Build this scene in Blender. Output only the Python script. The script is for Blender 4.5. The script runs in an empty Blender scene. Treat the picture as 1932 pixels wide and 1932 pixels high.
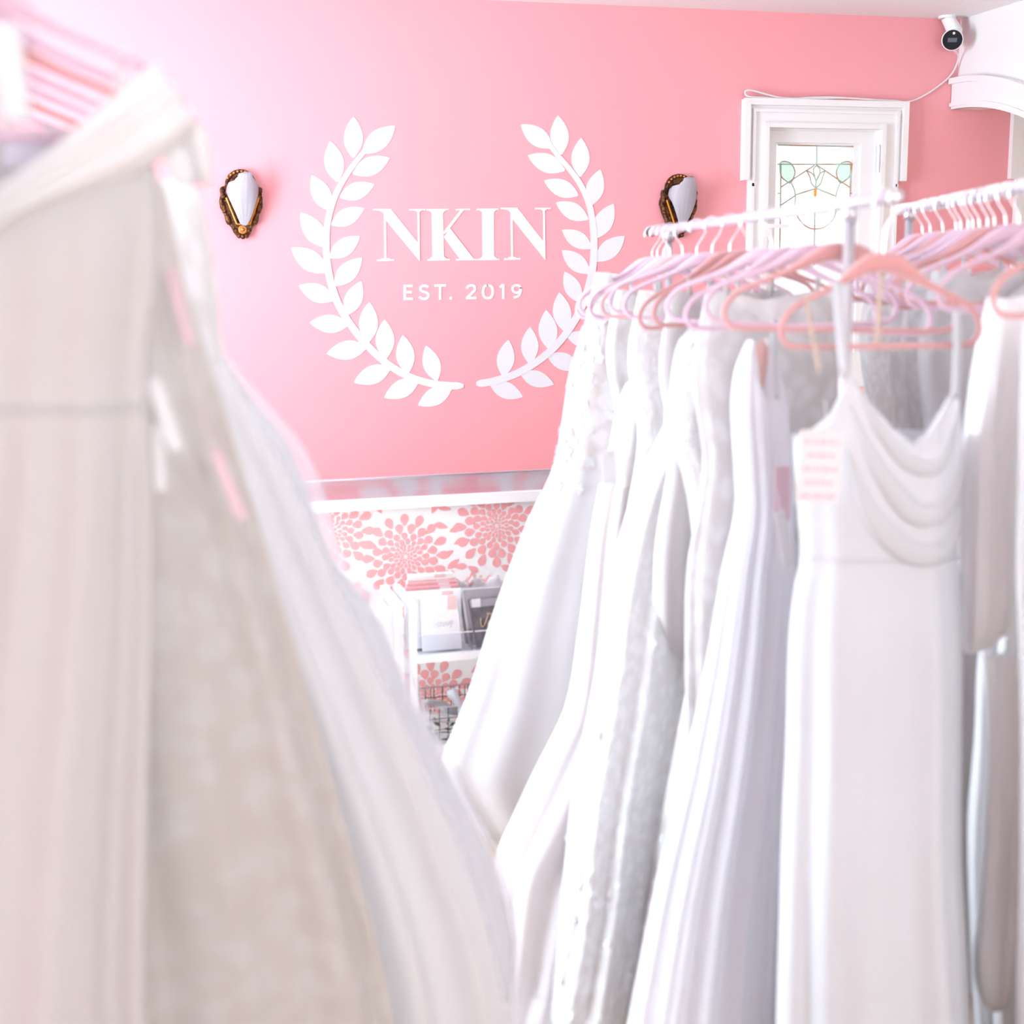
import bpy, math, random
import numpy as np
from mathutils import Vector, Matrix

random.seed(4)
rng = np.random.default_rng(4)
SC = bpy.context.scene
COL = SC.collection

# ------------------------------------------------------------------ camera
FPX = 2600.0
PITCH = math.atan(461 / FPX)
YAW = math.radians(14.8)
ROLL = 0.0094
EYE = 1.65
WALL_Y = 6.2
CEIL = 2.815
F = np.array([math.sin(YAW) * math.cos(PITCH), math.cos(YAW) * math.cos(PITCH), -math.sin(PITCH)])
R0 = np.array([math.cos(YAW), -math.sin(YAW), 0.0])
U0 = np.cross(R0, F)
RT = R0 * math.cos(ROLL) - U0 * math.sin(ROLL)
UP = U0 * math.cos(ROLL) + R0 * math.sin(ROLL)
CAM = np.array([0.0, 0.0, EYE])
cam_data = bpy.data.cameras.new('camera')
cam_data.sensor_width = 36.0
cam_data.lens = FPX / 1932 * 36.0
cam_data.clip_start = 0.05
cam_data.dof.use_dof = True
cam_data.dof.focus_distance = 6.3
cam_data.dof.aperture_fstop = (cam_data.lens / 1000) / 0.020
cam = bpy.data.objects.new('camera', cam_data)
COL.objects.link(cam)
M = Matrix.Identity(4)
for i in range(3):
    M[i][0], M[i][1], M[i][2], M[i][3] = RT[i], UP[i], -F[i], CAM[i]
cam.matrix_world = M
SC.camera = cam

# ------------------------------------------------------------------ light, world, exposure
SC.view_settings.view_transform = 'Standard'
SC.view_settings.look = 'None'
SC.view_settings.gamma = 1.0
SC.view_settings.use_curve_mapping = False
SC.view_settings.exposure = 0.43
SC.cycles.max_bounces = 6
SC.cycles.diffuse_bounces = 4
SC.cycles.glossy_bounces = 3
SC.cycles.transmission_bounces = 4
SC.cycles.transparent_max_bounces = 8
SC.cycles.use_light_tree = False
SC.cycles.adaptive_threshold = 0.09
SC.cycles.adaptive_min_samples = 12
SC.cycles.sample_clamp_indirect = 6.0
SC.cycles.caustics_reflective = False
SC.cycles.caustics_refractive = False

world = bpy.data.worlds.new('overcast_sky')
SC.world = world
world.use_nodes = True
wb = world.node_tree.nodes['Background']
wb.inputs['Color'].default_value = (0.93, 0.96, 1.0, 1)
wb.inputs['Strength'].default_value = 1.15


def area(name, loc, target, sx, sy, power, color):
    l = bpy.data.lights.new(name, 'AREA')
    l.shape = 'RECTANGLE'
    l.size, l.size_y = sx, sy
    l.energy = power
    l.color = color
    o = bpy.data.objects.new(name, l)
    COL.objects.link(o)
    o.location = loc
    o.rotation_euler = (Vector(target) - Vector(loc)).to_track_quat('-Z', 'Z').to_euler()
    return o


# daylight entering through the tall side window
area('side_window_daylight', (-2.42, 3.85, 1.75), (0.0, 3.85, 2.1), 3.0, 1.7, 310, (0.74, 0.88, 1.0))
area('front_fill', (1.3, -2.3, 1.5), (1.3, 0.0, 1.5), 3.6, 2.2, 82, (0.97, 0.97, 1.0))  # fill added behind the camera to lift the gown fronts


# warm fill added beyond the arch to brighten the right side; no window there
area('next_room_fill', (5.9, 3.6, 1.6), (4.0, 4.6, 1.5), 2.2, 1.8, 26, (1.0, 0.86, 0.74))


# ------------------------------------------------------------------ projection helpers (pixel of the 1932 frame -> point in the room)
def ray(x, y):
    return F + RT * ((x - 966) / FPX) - UP * ((y - 966) / FPX)


def on_y(x, y, Y=WALL_Y):
    d = ray(x, y)
    return CAM + d * (Y / d[1])


def on_x(x, y, X):
    d = ray(x, y)
    return CAM + d * (X / d[0])


def on_z(x, y, Z):
    d = ray(x, y)
    return CAM + d * ((Z - EYE) / d[2])


def on_plane(x, y, P, n):
    d = ray(x, y)
    return CAM + d * (np.dot(np.asarray(P) - CAM, n) / np.dot(d, n))


def at_depth(x, y, Z):          # Z = horizontal distance along the view heading
    d = ray(x, y)
    hd = np.array([math.sin(YAW), math.cos(YAW), 0])
    return CAM + d * (Z / np.dot(d, hd))


ORD = ['first', 'second', 'third', 'fourth', 'fifth', 'sixth', 'seventh', 'eighth', 'ninth', 'tenth', 'eleventh', 'twelfth', 'thirteenth', 'fourteenth', 'fifteenth', 'sixteenth', 'seventeenth', 'eighteenth', 'nineteenth']

# ------------------------------------------------------------------ object helpers
def tag(o, label=None, cat=None, group=None, kind=None):
    if label: o['label'] = label
    if cat: o['category'] = cat
    if group: o['group'] = group
    if kind: o['kind'] = kind
    return o


def empty(name, loc, label=None, cat=None, group=None, kind=None):
    o = bpy.data.objects.new(name, None)
    o.empty_display_size = 0.05
    o.location = Vector([float(v) for v in loc])
    COL.objects.link(o)
    return tag(o, label, cat, group, kind)


def put(name, verts, faces, mat, parent=None, smooth=False, uvs=None):
    me = bpy.data.meshes.new(name)
    me.from_pydata([tuple(float(c) for c in v) for v in verts], [], faces)
    if uvs is not None:
        ul = me.uv_layers.new(name='UVMap')
        li = np.zeros(len(me.loops), dtype=np.int32)
        me.loops.foreach_get('vertex_index', li)
        ul.data.foreach_set('uv', np.asarray(uvs, dtype=np.float32)[li].ravel())
    if smooth:
        me.polygons.foreach_set('use_smooth', [True] * len(me.polygons))
    me.materials.append(mat)
    me.update()
    o = bpy.data.objects.new(name, me)
    COL.objects.link(o)
    if parent is not None:
        o.parent = parent
        root = parent
        loc = Vector((0, 0, 0))
        while root is not None:
            loc += root.location
            root = root.parent
        if parent.parent is not None:
            # sub-part: the part itself sits at the identity of its thing
            o.matrix_parent_inverse = Matrix.Identity(4)
        else:
            o.matrix_parent_inverse = Matrix.Translation(-parent.location)
    return o


class MB:
    """collects shapes for ONE mesh"""
    def __init__(s):
        s.v, s.f = [], []

    def add(s, v, f):
        n = len(s.v)
        s.v += [np.asarray(p, dtype=float) for p in v]
        s.f += [tuple(i + n for i in q) for q in f]
        return s

    def box(s, a, b):
        (x0, y0, z0), (x1, y1, z1) = a, b
        x0, x1 = min(x0, x1), max(x0, x1); y0, y1 = min(y0, y1), max(y0, y1); z0, z1 = min(z0, z1), max(z0, z1)
        v = [(x0, y0, z0), (x1, y0, z0), (x1, y1, z0), (x0, y1, z0), (x0, y0, z1), (x1, y0, z1), (x1, y1, z1), (x0, y1, z1)]
        return s.add(v, [(3, 2, 1, 0), (4, 5, 6, 7), (0, 1, 5, 4), (1, 2, 6, 5), (2, 3, 7, 6), (3, 0, 4, 7)])

    def prism(s, poly, vec):
        n = len(poly)
        vec = np.asarray(vec, dtype=float)
        v = [np.asarray(p, dtype=float) for p in poly] + [np.asarray(p, dtype=float) + vec for p in poly]
        f = [tuple(range(n - 1, -1, -1)), tuple(range(n, 2 * n))]
        f += [(i, (i + 1) % n, n + (i + 1) % n, n + i) for i in range(n)]
        return s.add(v, f)

    def strip(s, left, right, vec):
        """flat ribbon between two polylines, thickened by vec"""
        n = len(left)
        vec = np.asarray(vec, dtype=float)
        v = []
        for l, r in zip(left, right):
            l, r = np.asarray(l, float), np.asarray(r, float)
            v += [l, r, r + vec, l + vec]
        f = []
        for i in range(n - 1):
            a, b = 4 * i, 4 * i + 4
            f += [(a, a + 1, b + 1, b), (a + 1, a + 2, b + 2, b + 1), (a + 2, a + 3, b + 3, b + 2), (a + 3, a, b, b + 3)]
        f += [(3, 2, 1, 0), (4 * n - 4, 4 * n - 3, 4 * n - 2, 4 * n - 1)]
        return s.add(v, f)

    def tube(s, pts, r, seg=8, closed=False, flat=1.0, ref=None):
        P = [np.asarray(p, dtype=float) for p in pts]
        n = len(P)
        rr = r if hasattr(r, '__len__') else [r] * n
        v, f = [], []
        nrm = None
        for i in range(n):
            a = P[(i - 1) % n] if (closed or i > 0) else P[i]
            b = P[(i + 1) % n] if (closed or i < n - 1) else P[i]
            t = b - a
            t = t / (np.linalg.norm(t) + 1e-12)
            if ref is not None:
                nrm = np.asarray(ref, float) - t * np.dot(ref, t)
            elif nrm is None:
                nrm = np.cross(t, [0.13, 0.31, 0.94]) if abs(t[2]) < .9 else np.cross(t, [1, .1, 0])
            nrm = nrm - t * np.dot(nrm, t)
            nrm = nrm / (np.linalg.norm(nrm) + 1e-12)
            bn = np.cross(t, nrm)
            for k in range(seg):
                a2 = 2 * math.pi * k / seg
                v.append(P[i] + nrm * math.cos(a2) * rr[i] * flat + bn * math.sin(a2) * rr[i])
        for i in range(n if closed else n - 1):
            for k in range(seg):
                j = (i + 1) % n
                f.append((i * seg + k, i * seg + (k + 1) % seg, j * seg + (k + 1) % seg, j * seg + k))
        if not closed:
            f += [tuple(range(seg - 1, -1, -1)), tuple((n - 1) * seg + k for k in range(seg))]
        return s.add(v, f)

    def lathe(s, prof, origin, axis, seg=24):
        """prof: (radius, distance along axis)"""
        ax = np.asarray(axis, float); ax = ax / np.linalg.norm(ax)
        e1 = np.cross(ax, [0, 0, 1]) if abs(ax[2]) < .9 else np.cross(ax, [1, 0, 0])
        e1 = e1 / np.linalg.norm(e1)
        e2 = np.cross(ax, e1)
        v, f = [], []
        for (r, d) in prof:
            for k in range(seg):
                a = 2 * math.pi * k / seg
                v.append(np.asarray(origin, float) + ax * d + (e1 * math.cos(a) + e2 * math.sin(a)) * r)
        for i in range(len(prof) - 1):
            for k in range(seg):
                f.append((i * seg + k, i * seg + (k + 1) % seg, (i + 1) * seg + (k + 1) % seg, (i + 1) * seg + k))
        f += [tuple(range(seg - 1, -1, -1)), tuple((len(prof) - 1) * seg + k for k in range(seg))]
        return s.add(v, f)

    def put(s, name, mat, parent=None, smooth=False):
        return put(name, s.v, s.f, mat, parent, smooth)


def smooth_path(pts, m=6, closed=False):
    P = [np.asarray(p, dtype=float) for p in pts]
    n = len(P)
    out = []
    rng_ = range(n if closed else n - 1)
    for i in rng_:
        p1, p2 = P[i], P[(i + 1) % n]
        p0 = P[(i - 1) % n] if (closed or i > 0) else 2 * p1 - p2
        p3 = P[(i + 2) % n] if (closed or i < n - 2) else 2 * p2 - p1
        for k in range(m):
            t = k / m
            out.append(.5 * ((2 * p1) + (-p0 + p2) * t + (2 * p0 - 5 * p1 + 4 * p2 - p3) * t * t + (-p0 + 3 * p1 - 3 * p2 + p3) * t ** 3))
    if not closed:
        out.append(P[-1])
    return out


# ------------------------------------------------------------------ materials
def mat(name, color, rough=0.6, metallic=0.0, bump=None, vary=None, sheen=0.0, translucent=0.0, alpha=None, emit=None, spec=0.4, coord='Object'):
    """bump=(scale, strength); vary=(scale, second colour, low, high)"""
    m = bpy.data.materials.new(name)
    m.use_nodes = True
    nt = m.node_tree
    N, L = nt.nodes, nt.links
    b = N['Principled BSDF']
    out = N['Material Output']
    b.inputs['Base Color'].default_value = (*color, 1)
    b.inputs['Roughness'].default_value = rough
    b.inputs['Metallic'].default_value = metallic
    b.inputs['Specular IOR Level'].default_value = spec
    b.inputs['Sheen Weight'].default_value = sheen
    tc = N.new('ShaderNodeTexCoord')
    src = tc.outputs[coord]
    if vary:
        n = N.new('ShaderNodeTexNoise')
        n.inputs['Scale'].default_value = vary[0]
        n.inputs['Detail'].default_value = 4
        L.new(src, n.inputs['Vector'])
        r = N.new('ShaderNodeValToRGB')
        r.color_ramp.elements[0].position, r.color_ramp.elements[1].position = vary[2], vary[3]
        r.color_ramp.elements[0].color = (*color, 1)
        r.color_ramp.elements[1].color = (*vary[1], 1)
        L.new(n.outputs['Fac'], r.inputs['Fac'])
        L.new(r.outputs['Color'], b.inputs['Base Color'])
    if bump:
        n = N.new('ShaderNodeTexNoise')
        n.inputs['Scale'].default_value = bump[0]
        n.inputs['Detail'].default_value = 3
        L.new(src, n.inputs['Vector'])
        bp = N.new('ShaderNodeBump')
        bp.inputs['Strength'].default_value = bump[1]
        bp.inputs['Distance'].default_value = 0.01
        L.new(n.outputs['Fac'], bp.inputs['Height'])
        L.new(bp.outputs['Normal'], b.inputs['Normal'])
    last = b.outputs['BSDF']
    if translucent > 0:
        t = N.new('ShaderNodeBsdfTranslucent')
        t.inputs['Color'].default_value = (*color, 1)
        mx = N.new('ShaderNodeMixShader')
        mx.inputs['Fac'].default_value = translucent
        L.new(last, mx.inputs[1]); L.new(t.outputs[0], mx.inputs[2])
        last = mx.outputs[0]
    if alpha is not None:
        t = N.new('ShaderNodeBsdfTransparent')
        mx = N.new('ShaderNodeMixShader')
        mx.inputs['Fac'].default_value = alpha
        L.new(t.outputs[0], mx.inputs[1]); L.new(last, mx.inputs[2])
        last = mx.outputs[0]
    if last is not b.outputs['BSDF']:
        L.new(last, out.inputs['Surface'])
    if emit:
        b.inputs['Emission Color'].default_value = (*emit[0], 1)
        b.inputs['Emission Strength'].default_value = emit[1]
    return m


def lace_mat(name, thread, ground, scale=26.0, translucent=0.44):
    """embroidered lace: rounded motifs of thread over a darker net ground"""
    m = mat(name, thread, 0.75, sheen=0.2, translucent=translucent, coord='UV')
    nt = m.node_tree
    N, L = nt.nodes, nt.links
    b = N['Principled BSDF']
    tc = [n for n in N if n.type == 'TEX_COORD'][0]
    ns = N.new('ShaderNodeTexNoise'); ns.inputs['Scale'].default_value = scale * 0.7; ns.inputs['Detail'].default_value = 2
    L.new(tc.outputs['UV'], ns.inputs['Vector'])
    mixv = N.new('ShaderNodeMixRGB'); mixv.inputs[0].default_value = 0.06
    L.new(tc.outputs['UV'], mixv.inputs[1]); L.new(ns.outputs['Color'], mixv.inputs[2])
    v = N.new('ShaderNodeTexVoronoi'); v.inputs['Scale'].default_value = scale
    L.new(mixv.outputs[0], v.inputs['Vector'])
    r = N.new('ShaderNodeValToRGB')
    e = r.color_ramp.elements
    e[0].position, e[0].color = 0.30, (*thread, 1)
    e[1].position, e[1].color = 0.62, (*ground, 1)
    L.new(v.outputs['Distance'], r.inputs['Fac'])
    L.new(r.outputs['Color'], b.inputs['Base Color'])
    bp = N.new('ShaderNodeBump'); bp.inputs['Strength'].default_value = 0.5; bp.inputs['Distance'].default_value = 0.004; bp.invert = True
    L.new(v.outputs['Distance'], bp.inputs['Height'])
    L.new(bp.outputs['Normal'], b.inputs['Normal'])
    return m


def pane_mat(name, tint, ior=1.45, rough=0.03):
    """thin clear sheet: see-through, mirror-like at a shallow angle"""
    m = bpy.data.materials.new(name)
    m.use_nodes = True
    N, L = m.node_tree.nodes, m.node_tree.links
    N.remove(N['Principled BSDF'])
    t = N.new('ShaderNodeBsdfTransparent'); t.inputs['Color'].default_value = (*tint, 1)
    g = N.new('ShaderNodeBsdfGlossy'); g.inputs['Roughness'].default_value = rough
    lw = N.new('ShaderNodeLayerWeight'); lw.inputs['Blend'].default_value = 0.5
    pw = N.new('ShaderNodeMath'); pw.operation = 'POWER'; pw.inputs[1].default_value = 5.0
    L.new(lw.outputs['Facing'], pw.inputs[0])
    f = N.new('ShaderNodeMath'); f.operation = 'MULTIPLY_ADD'; f.inputs[1].default_value = 1 - ((ior - 1) / (ior + 1)) ** 2; f.inputs[2].default_value = ((ior - 1) / (ior + 1)) ** 2
    L.new(pw.outputs[0], f.inputs[0])
    mx = N.new('ShaderNodeMixShader')
    L.new(f.outputs[0], mx.inputs['Fac']); L.new(t.outputs[0], mx.inputs[1]); L.new(g.outputs[0], mx.inputs[2])
    L.new(mx.outputs[0], N['Material Output'].inputs['Surface'])
    return m


CORAL = (0.86, 0.37, 0.405)
m_wall = mat('coral_paint', CORAL, 0.75, spec=0.25)
m_white_wall = mat('white_paint', (0.82, 0.81, 0.80), 0.75, spec=0.25)
m_ceiling = mat('ceiling_plaster', (0.90, 0.91, 0.92), 0.85, bump=(45, 0.25), spec=0.2)
m_trim = mat('white_gloss_trim', (0.84, 0.83, 0.83), 0.35)
m_floor = mat('oak_floor', (0.62, 0.44, 0.29), 0.4, vary=(9, (0.52, 0.35, 0.22), .35, .7))
m_joint = mat('floor_underlay', (0.10, 0.06, 0.04), 0.8)
m_decal = mat('white_vinyl', (0.74, 0.76, 0.80), 0.55, spec=0.3)
m_bronze = mat('antique_bronze', (0.20, 0.085, 0.035), 0.38, metallic=0.75, bump=(140, 0.5), vary=(60, (0.045, 0.022, 0.015), .42, .62))
m_bronze_lt = mat('worn_gilding', (0.62, 0.27, 0.08), 0.35, metallic=0.7, bump=(160, 0.3))
m_amber = mat('amber_enamel', (0.75, 0.28, 0.03), 0.35)
m_frost = mat('frosted_glass', (0.68, 0.68, 0.74), 0.35, translucent=0.45)
m_chrome = mat('polished_chrome', (0.86, 0.85, 0.88), 0.18, metallic=1.0)
m_rack = mat('lilac_grey_metal', (0.56, 0.52, 0.61), 0.4, metallic=0.45)
m_post = mat('brushed_steel_post', (0.66, 0.64, 0.70), 0.3, metallic=0.8)
m_ribbon = mat('white_ribbon', (0.84, 0.83, 0.85), 0.5, sheen=0.2)
m_rubber = mat('black_rubber', (0.012, 0.016, 0.022), 0.45)
m_plastic_cap = mat('ivory_plastic', (0.80, 0.77, 0.66), 0.4)
m_coral_velvet = mat('coral_velvet', (0.62, 0.32, 0.32), 0.9, sheen=0.5, spec=.15)
m_mauve_velvet = mat('mauve_velvet', (0.66, 0.47, 0.58), 0.9, sheen=0.5, spec=.15)
m_satin = mat('ivory_satin', (0.67, 0.67, 0.69), 0.45, bump=(7, 0.08), sheen=0.05, translucent=0.38, coord='UV')
m_crepe = mat('white_crepe', (0.70, 0.715, 0.75), 0.62, sheen=0.15, translucent=0.30)
m_chiffon = mat('blush_lilac_chiffon', (0.77, 0.76, 0.80), 0.75, sheen=0.1, translucent=0.45)
m_blush = mat('blush_lining', (0.80, 0.52, 0.47), 0.7, translucent=0.1)
m_champagne = mat('champagne_lining', (0.66, 0.53, 0.44), 0.6, translucent=0.25)
m_ivory = mat('ivory_crepe', (0.61, 0.59, 0.595), 0.6, bump=(5, 0.07), sheen=0.15, translucent=0.28, coord='UV')
m_lace = lace_mat('white_lace', (0.79, 0.79, 0.80), (0.64, 0.61, 0.59), 20)
m_lace_warm = lace_mat('ivory_lace', (0.69, 0.67, 0.66), (0.64, 0.60, 0.57), 30)
m_lace_fine = lace_mat('beaded_lace', (0.79, 0.79, 0.80), (0.67, 0.65, 0.64), 34)
m_net = mat('opaque_white_net', (0.78, 0.775, 0.80), 0.8, translucent=0.38)
m_white_satin = mat('bright_satin', (0.86, 0.855, 0.87), 0.45, translucent=0.28)
m_tulle = mat('white_tulle', (0.70, 0.71, 0.76), 0.8, alpha=0.62, translucent=0.35)
m_tulle_thin = mat('sheer_tulle', (0.74, 0.75, 0.80), 0.8, alpha=0.34, translucent=0.35)
m_thread = mat('white_embroidery', (0.76, 0.76, 0.78), 0.7, translucent=0.35)
m_thread_ivory = mat('ivory_embroidery', (0.61, 0.60, 0.60), 0.7)
m_tagcard = mat('white_card', (0.70, 0.70, 0.73), 0.7)
m_tagpink = mat('pink_card', (0.66, 0.47, 0.54), 0.7)
m_ink_pink = mat('pink_ink', (0.66, 0.48, 0.60), 0.7)
m_ink_black = mat('black_ink', (0.02, 0.015, 0.02), 0.6)
m_ink_grey = mat('pale_grey_ink', (0.66, 0.67, 0.70), 0.6)
m_gold = mat('gold_foil', (0.85, 0.62, 0.33), 0.3, metallic=0.6)
m_copper = mat('copper_wire', (0.75, 0.24, 0.12), 0.35, metallic=0.5)
m_glass = pane_mat('clear_glass', (.98, .99, .98))
m_glass_green = mat('green_glass', (0.55, 0.9, 0.68), 0.1, alpha=0.42, translucent=.6)
m_acrylic = pane_mat('clear_acrylic', (.93, .93, .95))
m_lead = mat('green_grey_came', (0.42, 0.52, 0.43), 0.5, vary=(14, (0.50, 0.30, 0.20), .45, .55))
m_amber_glass = mat('amber_glass', (0.9, 0.35, 0.03), 0.2)
m_paper_white = mat('wallpaper_ground', (0.82, 0.80, 0.79), 0.75)
m_paper_pink = mat('wallpaper_print', (0.80, 0.36, 0.36), 0.75)
m_counter_white = mat('white_laminate', (0.80, 0.79, 0.80), 0.4)
m_cart = mat('white_powder_coat', (0.84, 0.83, 0.85), 0.35)
m_wire = mat('dark_wire', (0.10, 0.07, 0.08), 0.4, metallic=0.6)
m_grey_book = mat('charcoal_paper', (0.13, 0.115, 0.13), 0.6, vary=(40, (0.19, 0.17, 0.19), .4, .6))
m_grey_book_lt = mat('grey_paper', (0.36, 0.35, 0.38), 0.6)
m_pink_book = mat('dusty_pink_paper', (0.66, 0.33, 0.34), 0.65)
m_white_book = mat('white_paper', (0.84, 0.84, 0.85), 0.6)
m_rose_label = mat('rose_label', (0.72, 0.52, 0.51), 0.6)
m_crystal = mat('pink_crystal', (0.90, 0.66, 0.62), 0.15, alpha=0.6, translucent=.4)
m_lavender = mat('lavender_satin', (0.64, 0.60, 0.72), 0.4)
m_leaf_green = mat('printed_green', (0.07, 0.16, 0.11), 0.6)
m_camera_white = mat('camera_white', (0.84, 0.83, 0.83), 0.4)
m_camera_black = mat('camera_black', (0.012, 0.016, 0.020), 0.15)
m_camera_lens = mat('camera_lens_grey', (0.11, 0.12, 0.14), 0.2)
m_spark = mat('camera_lamp', (0.85, 0.78, 0.68), 0.3)
m_cable = mat('white_cable', (0.82, 0.79, 0.79), 0.5)
m_stone = mat('beige_panel', (0.52, 0.42, 0.31), 0.6)

# ------------------------------------------------------------------ the room
XR = 3.911           # partition with the arch
XL = -2.5
XE = 6.0             # far side of the next room
YB = -2.5
T = 0.14


def struct(name, mb, m, parent=None, smooth=False):
    o = mb.put(name, m, parent, smooth)
    if parent is None:
        o['kind'] = 'structure'
    return o


# window opening in the back wall
wx0, wx1 = on_y(1444, 243)[0], on_y(1655, 245)[0]
wz1, wz0 = 2.288, 1.05
b = MB()
b.box((XL - T, WALL_Y, 0), (wx0, WALL_Y + T, CEIL)); b.box((wx1, WALL_Y, 0), (XE, WALL_Y + T, CEIL))
b.box((wx0, WALL_Y, 0), (wx1, WALL_Y + T, wz0)); b.box((wx0, WALL_Y, wz1), (wx1, WALL_Y + T, CEIL))
struct('wall_back', b, m_wall)
# left wall with its tall daylight window
ly0, ly1, lz0, lz1 = 2.3, 5.4, 0.85, 2.65
b = MB()
b.box((XL - T, YB, 0), (XL, ly0, CEIL)); b.box((XL - T, ly1, 0), (XL, WALL_Y, CEIL))
b.box((XL - T, ly0, 0), (XL, ly1, lz0)); b.box((XL - T, ly0, lz1), (XL, ly1, CEIL))
struct('wall_left', b, m_wall)
b = MB()
for (a, c) in (((ly0 - .1, lz0 - .1), (ly1 + .1, lz0)), ((ly0 - .1, lz1), (ly1 + .1, lz1 + .1)), ((ly0 - .1, lz0), (ly0, lz1)), ((ly1, lz0), (ly1 + .1, lz1))):
    b.box((XL, a[0], a[1]), (XL + .03, c[0], c[1]))
struct('window_2', b, m_trim)
# wall behind the camera with the shop front
b = MB()
b.box((XL, YB - T, 0), (-1.8, YB, CEIL)); b.box((3.0, YB - T, 0), (XE, YB, CEIL))
b.box((-1.8, YB - T, 0), (3.0, YB, .35)); b.box((-1.8, YB - T, 2.65), (3.0, YB, CEIL))
struct('wall_front', b, m_white_wall)
b = MB(); b.box((XE, YB, 0), (XE + T, WALL_Y, CEIL)); struct('wall_far_right', b, m_white_wall)
b = MB(); b.box((XL - T, YB - T, CEIL), (XE + T, WALL_Y + T, CEIL + .1)); struct('ceiling', b, m_ceiling)
b = MB(); b.box((XL - T, YB - T, -.06), (XE + T, WALL_Y + T, -.012))
fl = struct('floor', b, m_joint)
y = YB
k = 0
while y < WALL_Y:                                # floorboards
    b = MB(); b.box((XL, y + .002, -.012), (XE, min(y + .118, WALL_Y), 0)); b.put('floorboard', m_floor, fl)
    y += .12

# partition with the arch, falling away from the back wall towards the camera
def arch_z(yy):
    return max(0.0, 2.392 - 0.31 * (6.17 - yy) ** 2)
ys = list(np.linspace(WALL_Y, 3.42, 40))
b = MB()
poly = [(XR, WALL_Y, CEIL), (XR, YB, CEIL), (XR, YB, 0), (XR, 3.42, 0)] + [(XR, yy, arch_z(yy) + .05) for yy in reversed(ys)]
b.prism(poly, (T, 0, 0))
part = struct('wall_right', b, m_white_wall)
ys2 = list(np.linspace(WALL_Y - .005, 3.6, 44))
def arch_band(lo, hi, proud):
    bb = MB()
    left = [(XR - proud, yy, arch_z(yy) + lo) for yy in ys2]
    right = [(XR - proud, yy, arch_z(yy) + hi) for yy in ys2]
    bb.strip(left, right, (proud, 0, 0))
    return bb
tr = struct('trim_1', arch_band(0.0, .135, .035), m_trim)
arch_band(.118, .145, .055).put('bead', m_trim, tr)
arch_band(.012, .03, .045).put('bead', m_trim, tr)
bb = MB(); bb.strip([(XR - .03, yy, arch_z(yy)) for yy in ys2], [(XR + T, yy, arch_z(yy)) for yy in ys2], (0, 0, .05))
bb.put('soffit', m_trim, tr)

# ---- leaded window in the back wall
def W(px, py, off=0.0):
    return on_y(px, py, WALL_Y - off)

def wall_xz(px, py):
    p = on_y(px, py, WALL_Y)
    return p[0], p[2]
win = empty('window_1', (0.5 * (wx0 + wx1), WALL_Y, wz0), kind='structure')
ox0, oz1 = wall_xz(1399, 188); ox1, _ = wall_xz(1705, 194)
_, ez = wall_xz(1396, 341)
nx0, _ = wall_xz(1409, 345); nx1, _ = wall_xz(1688, 345)
# casing with ears, one board on each side of the opening
b = MB(); b.prism([(ox0, WALL_Y, oz1), (ox0, WALL_Y, ez), (nx0, WALL_Y, ez), (nx0, WALL_Y, wz0 - .1), (wx0, WALL_Y, wz0 - .1), (wx0, WALL_Y, wz1), (ox0 + .06, WALL_Y, oz1)], (0, -.03, 0)); b.put('casing_board', m_trim, win)
b = MB(); b.prism([(ox1, WALL_Y, oz1), (ox1, WALL_Y, ez), (nx1, WALL_Y, ez), (nx1, WALL_Y, wz0 - .1), (wx1, WALL_Y, wz0 - .1), (wx1, WALL_Y, wz1), (ox1 - .06, WALL_Y, oz1)], (0, -.03, 0)); b.put('casing_board', m_trim, win)
b = MB(); b.box((ox0 + .03, WALL_Y - .031, wz1), (ox1 - .03, WALL_Y, oz1)); b.put('casing_board', m_trim, win)
b = MB(); b.box((ox0 - .03, WALL_Y - .09, wz0 - .1), (ox1 + .03, WALL_Y, wz0 - .06)); b.put('window_sill', m_trim, win)
# raised outer moulding and inner moulding
def mould(path, w, d, y0):
    bb = MB()
    for si, (a, c) in enumerate(zip(path[:-1], path[1:])):
        d = d - .0012 if si % 2 else d + .0012
        h_ = w / 2 + (.0007 if si % 2 else 0)
        x0, x1 = min(a[0], c[0]) - h_, max(a[0], c[0]) + h_
        z0, z1 = min(a[1], c[1]) - h_, max(a[1], c[1]) + h_
        bb.box((x0, y0 - d, z0), (x1, y0, z1))
    return bb
mould([(ox0 + .012, ez + .015), (ox0 + .012, oz1 - .012), (ox1 - .012, oz1 - .012), (ox1 - .012, ez + .015)], .028, .022, WALL_Y - .03).put('outer_moulding', m_trim, win)
mould([(nx0 + .012, wz0 - .08), (nx0 + .012, ez - .02), (ox0 + .05, ez - .02), (ox0 + .05, oz1 - .05), (ox1 - .05, oz1 - .05), (ox1 - .05, ez - .02), (nx1 - .012, ez - .02), (nx1 - .012, wz0 - .08)], .014, .012, WALL_Y - .03).put('middle_moulding', m_trim, win)
mould([(wx0 - .012, wz0), (wx0 - .012, wz1 + .012), (wx1 + .012, wz1 + .012), (wx1 + .012, wz0)], .022, .02, WALL_Y - .03).put('inner_moulding', m_trim, win)
b = MB(); b.box((wx0 - .001, WALL_Y - .005, wz0), (wx0 + .007, WALL_Y + T, wz1)); b.put('jamb', m_trim, win)
b = MB(); b.box((wx1 - .007, WALL_Y - .005, wz0), (wx1 + .001, WALL_Y + T, wz1)); b.put('jamb', m_trim, win)
b = MB(); b.box((wx0 + .007, WALL_Y - .005, wz1 - .007), (wx1 - .007, WALL_Y + T, wz1 + .001)); b.put('jamb', m_trim, win)
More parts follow.
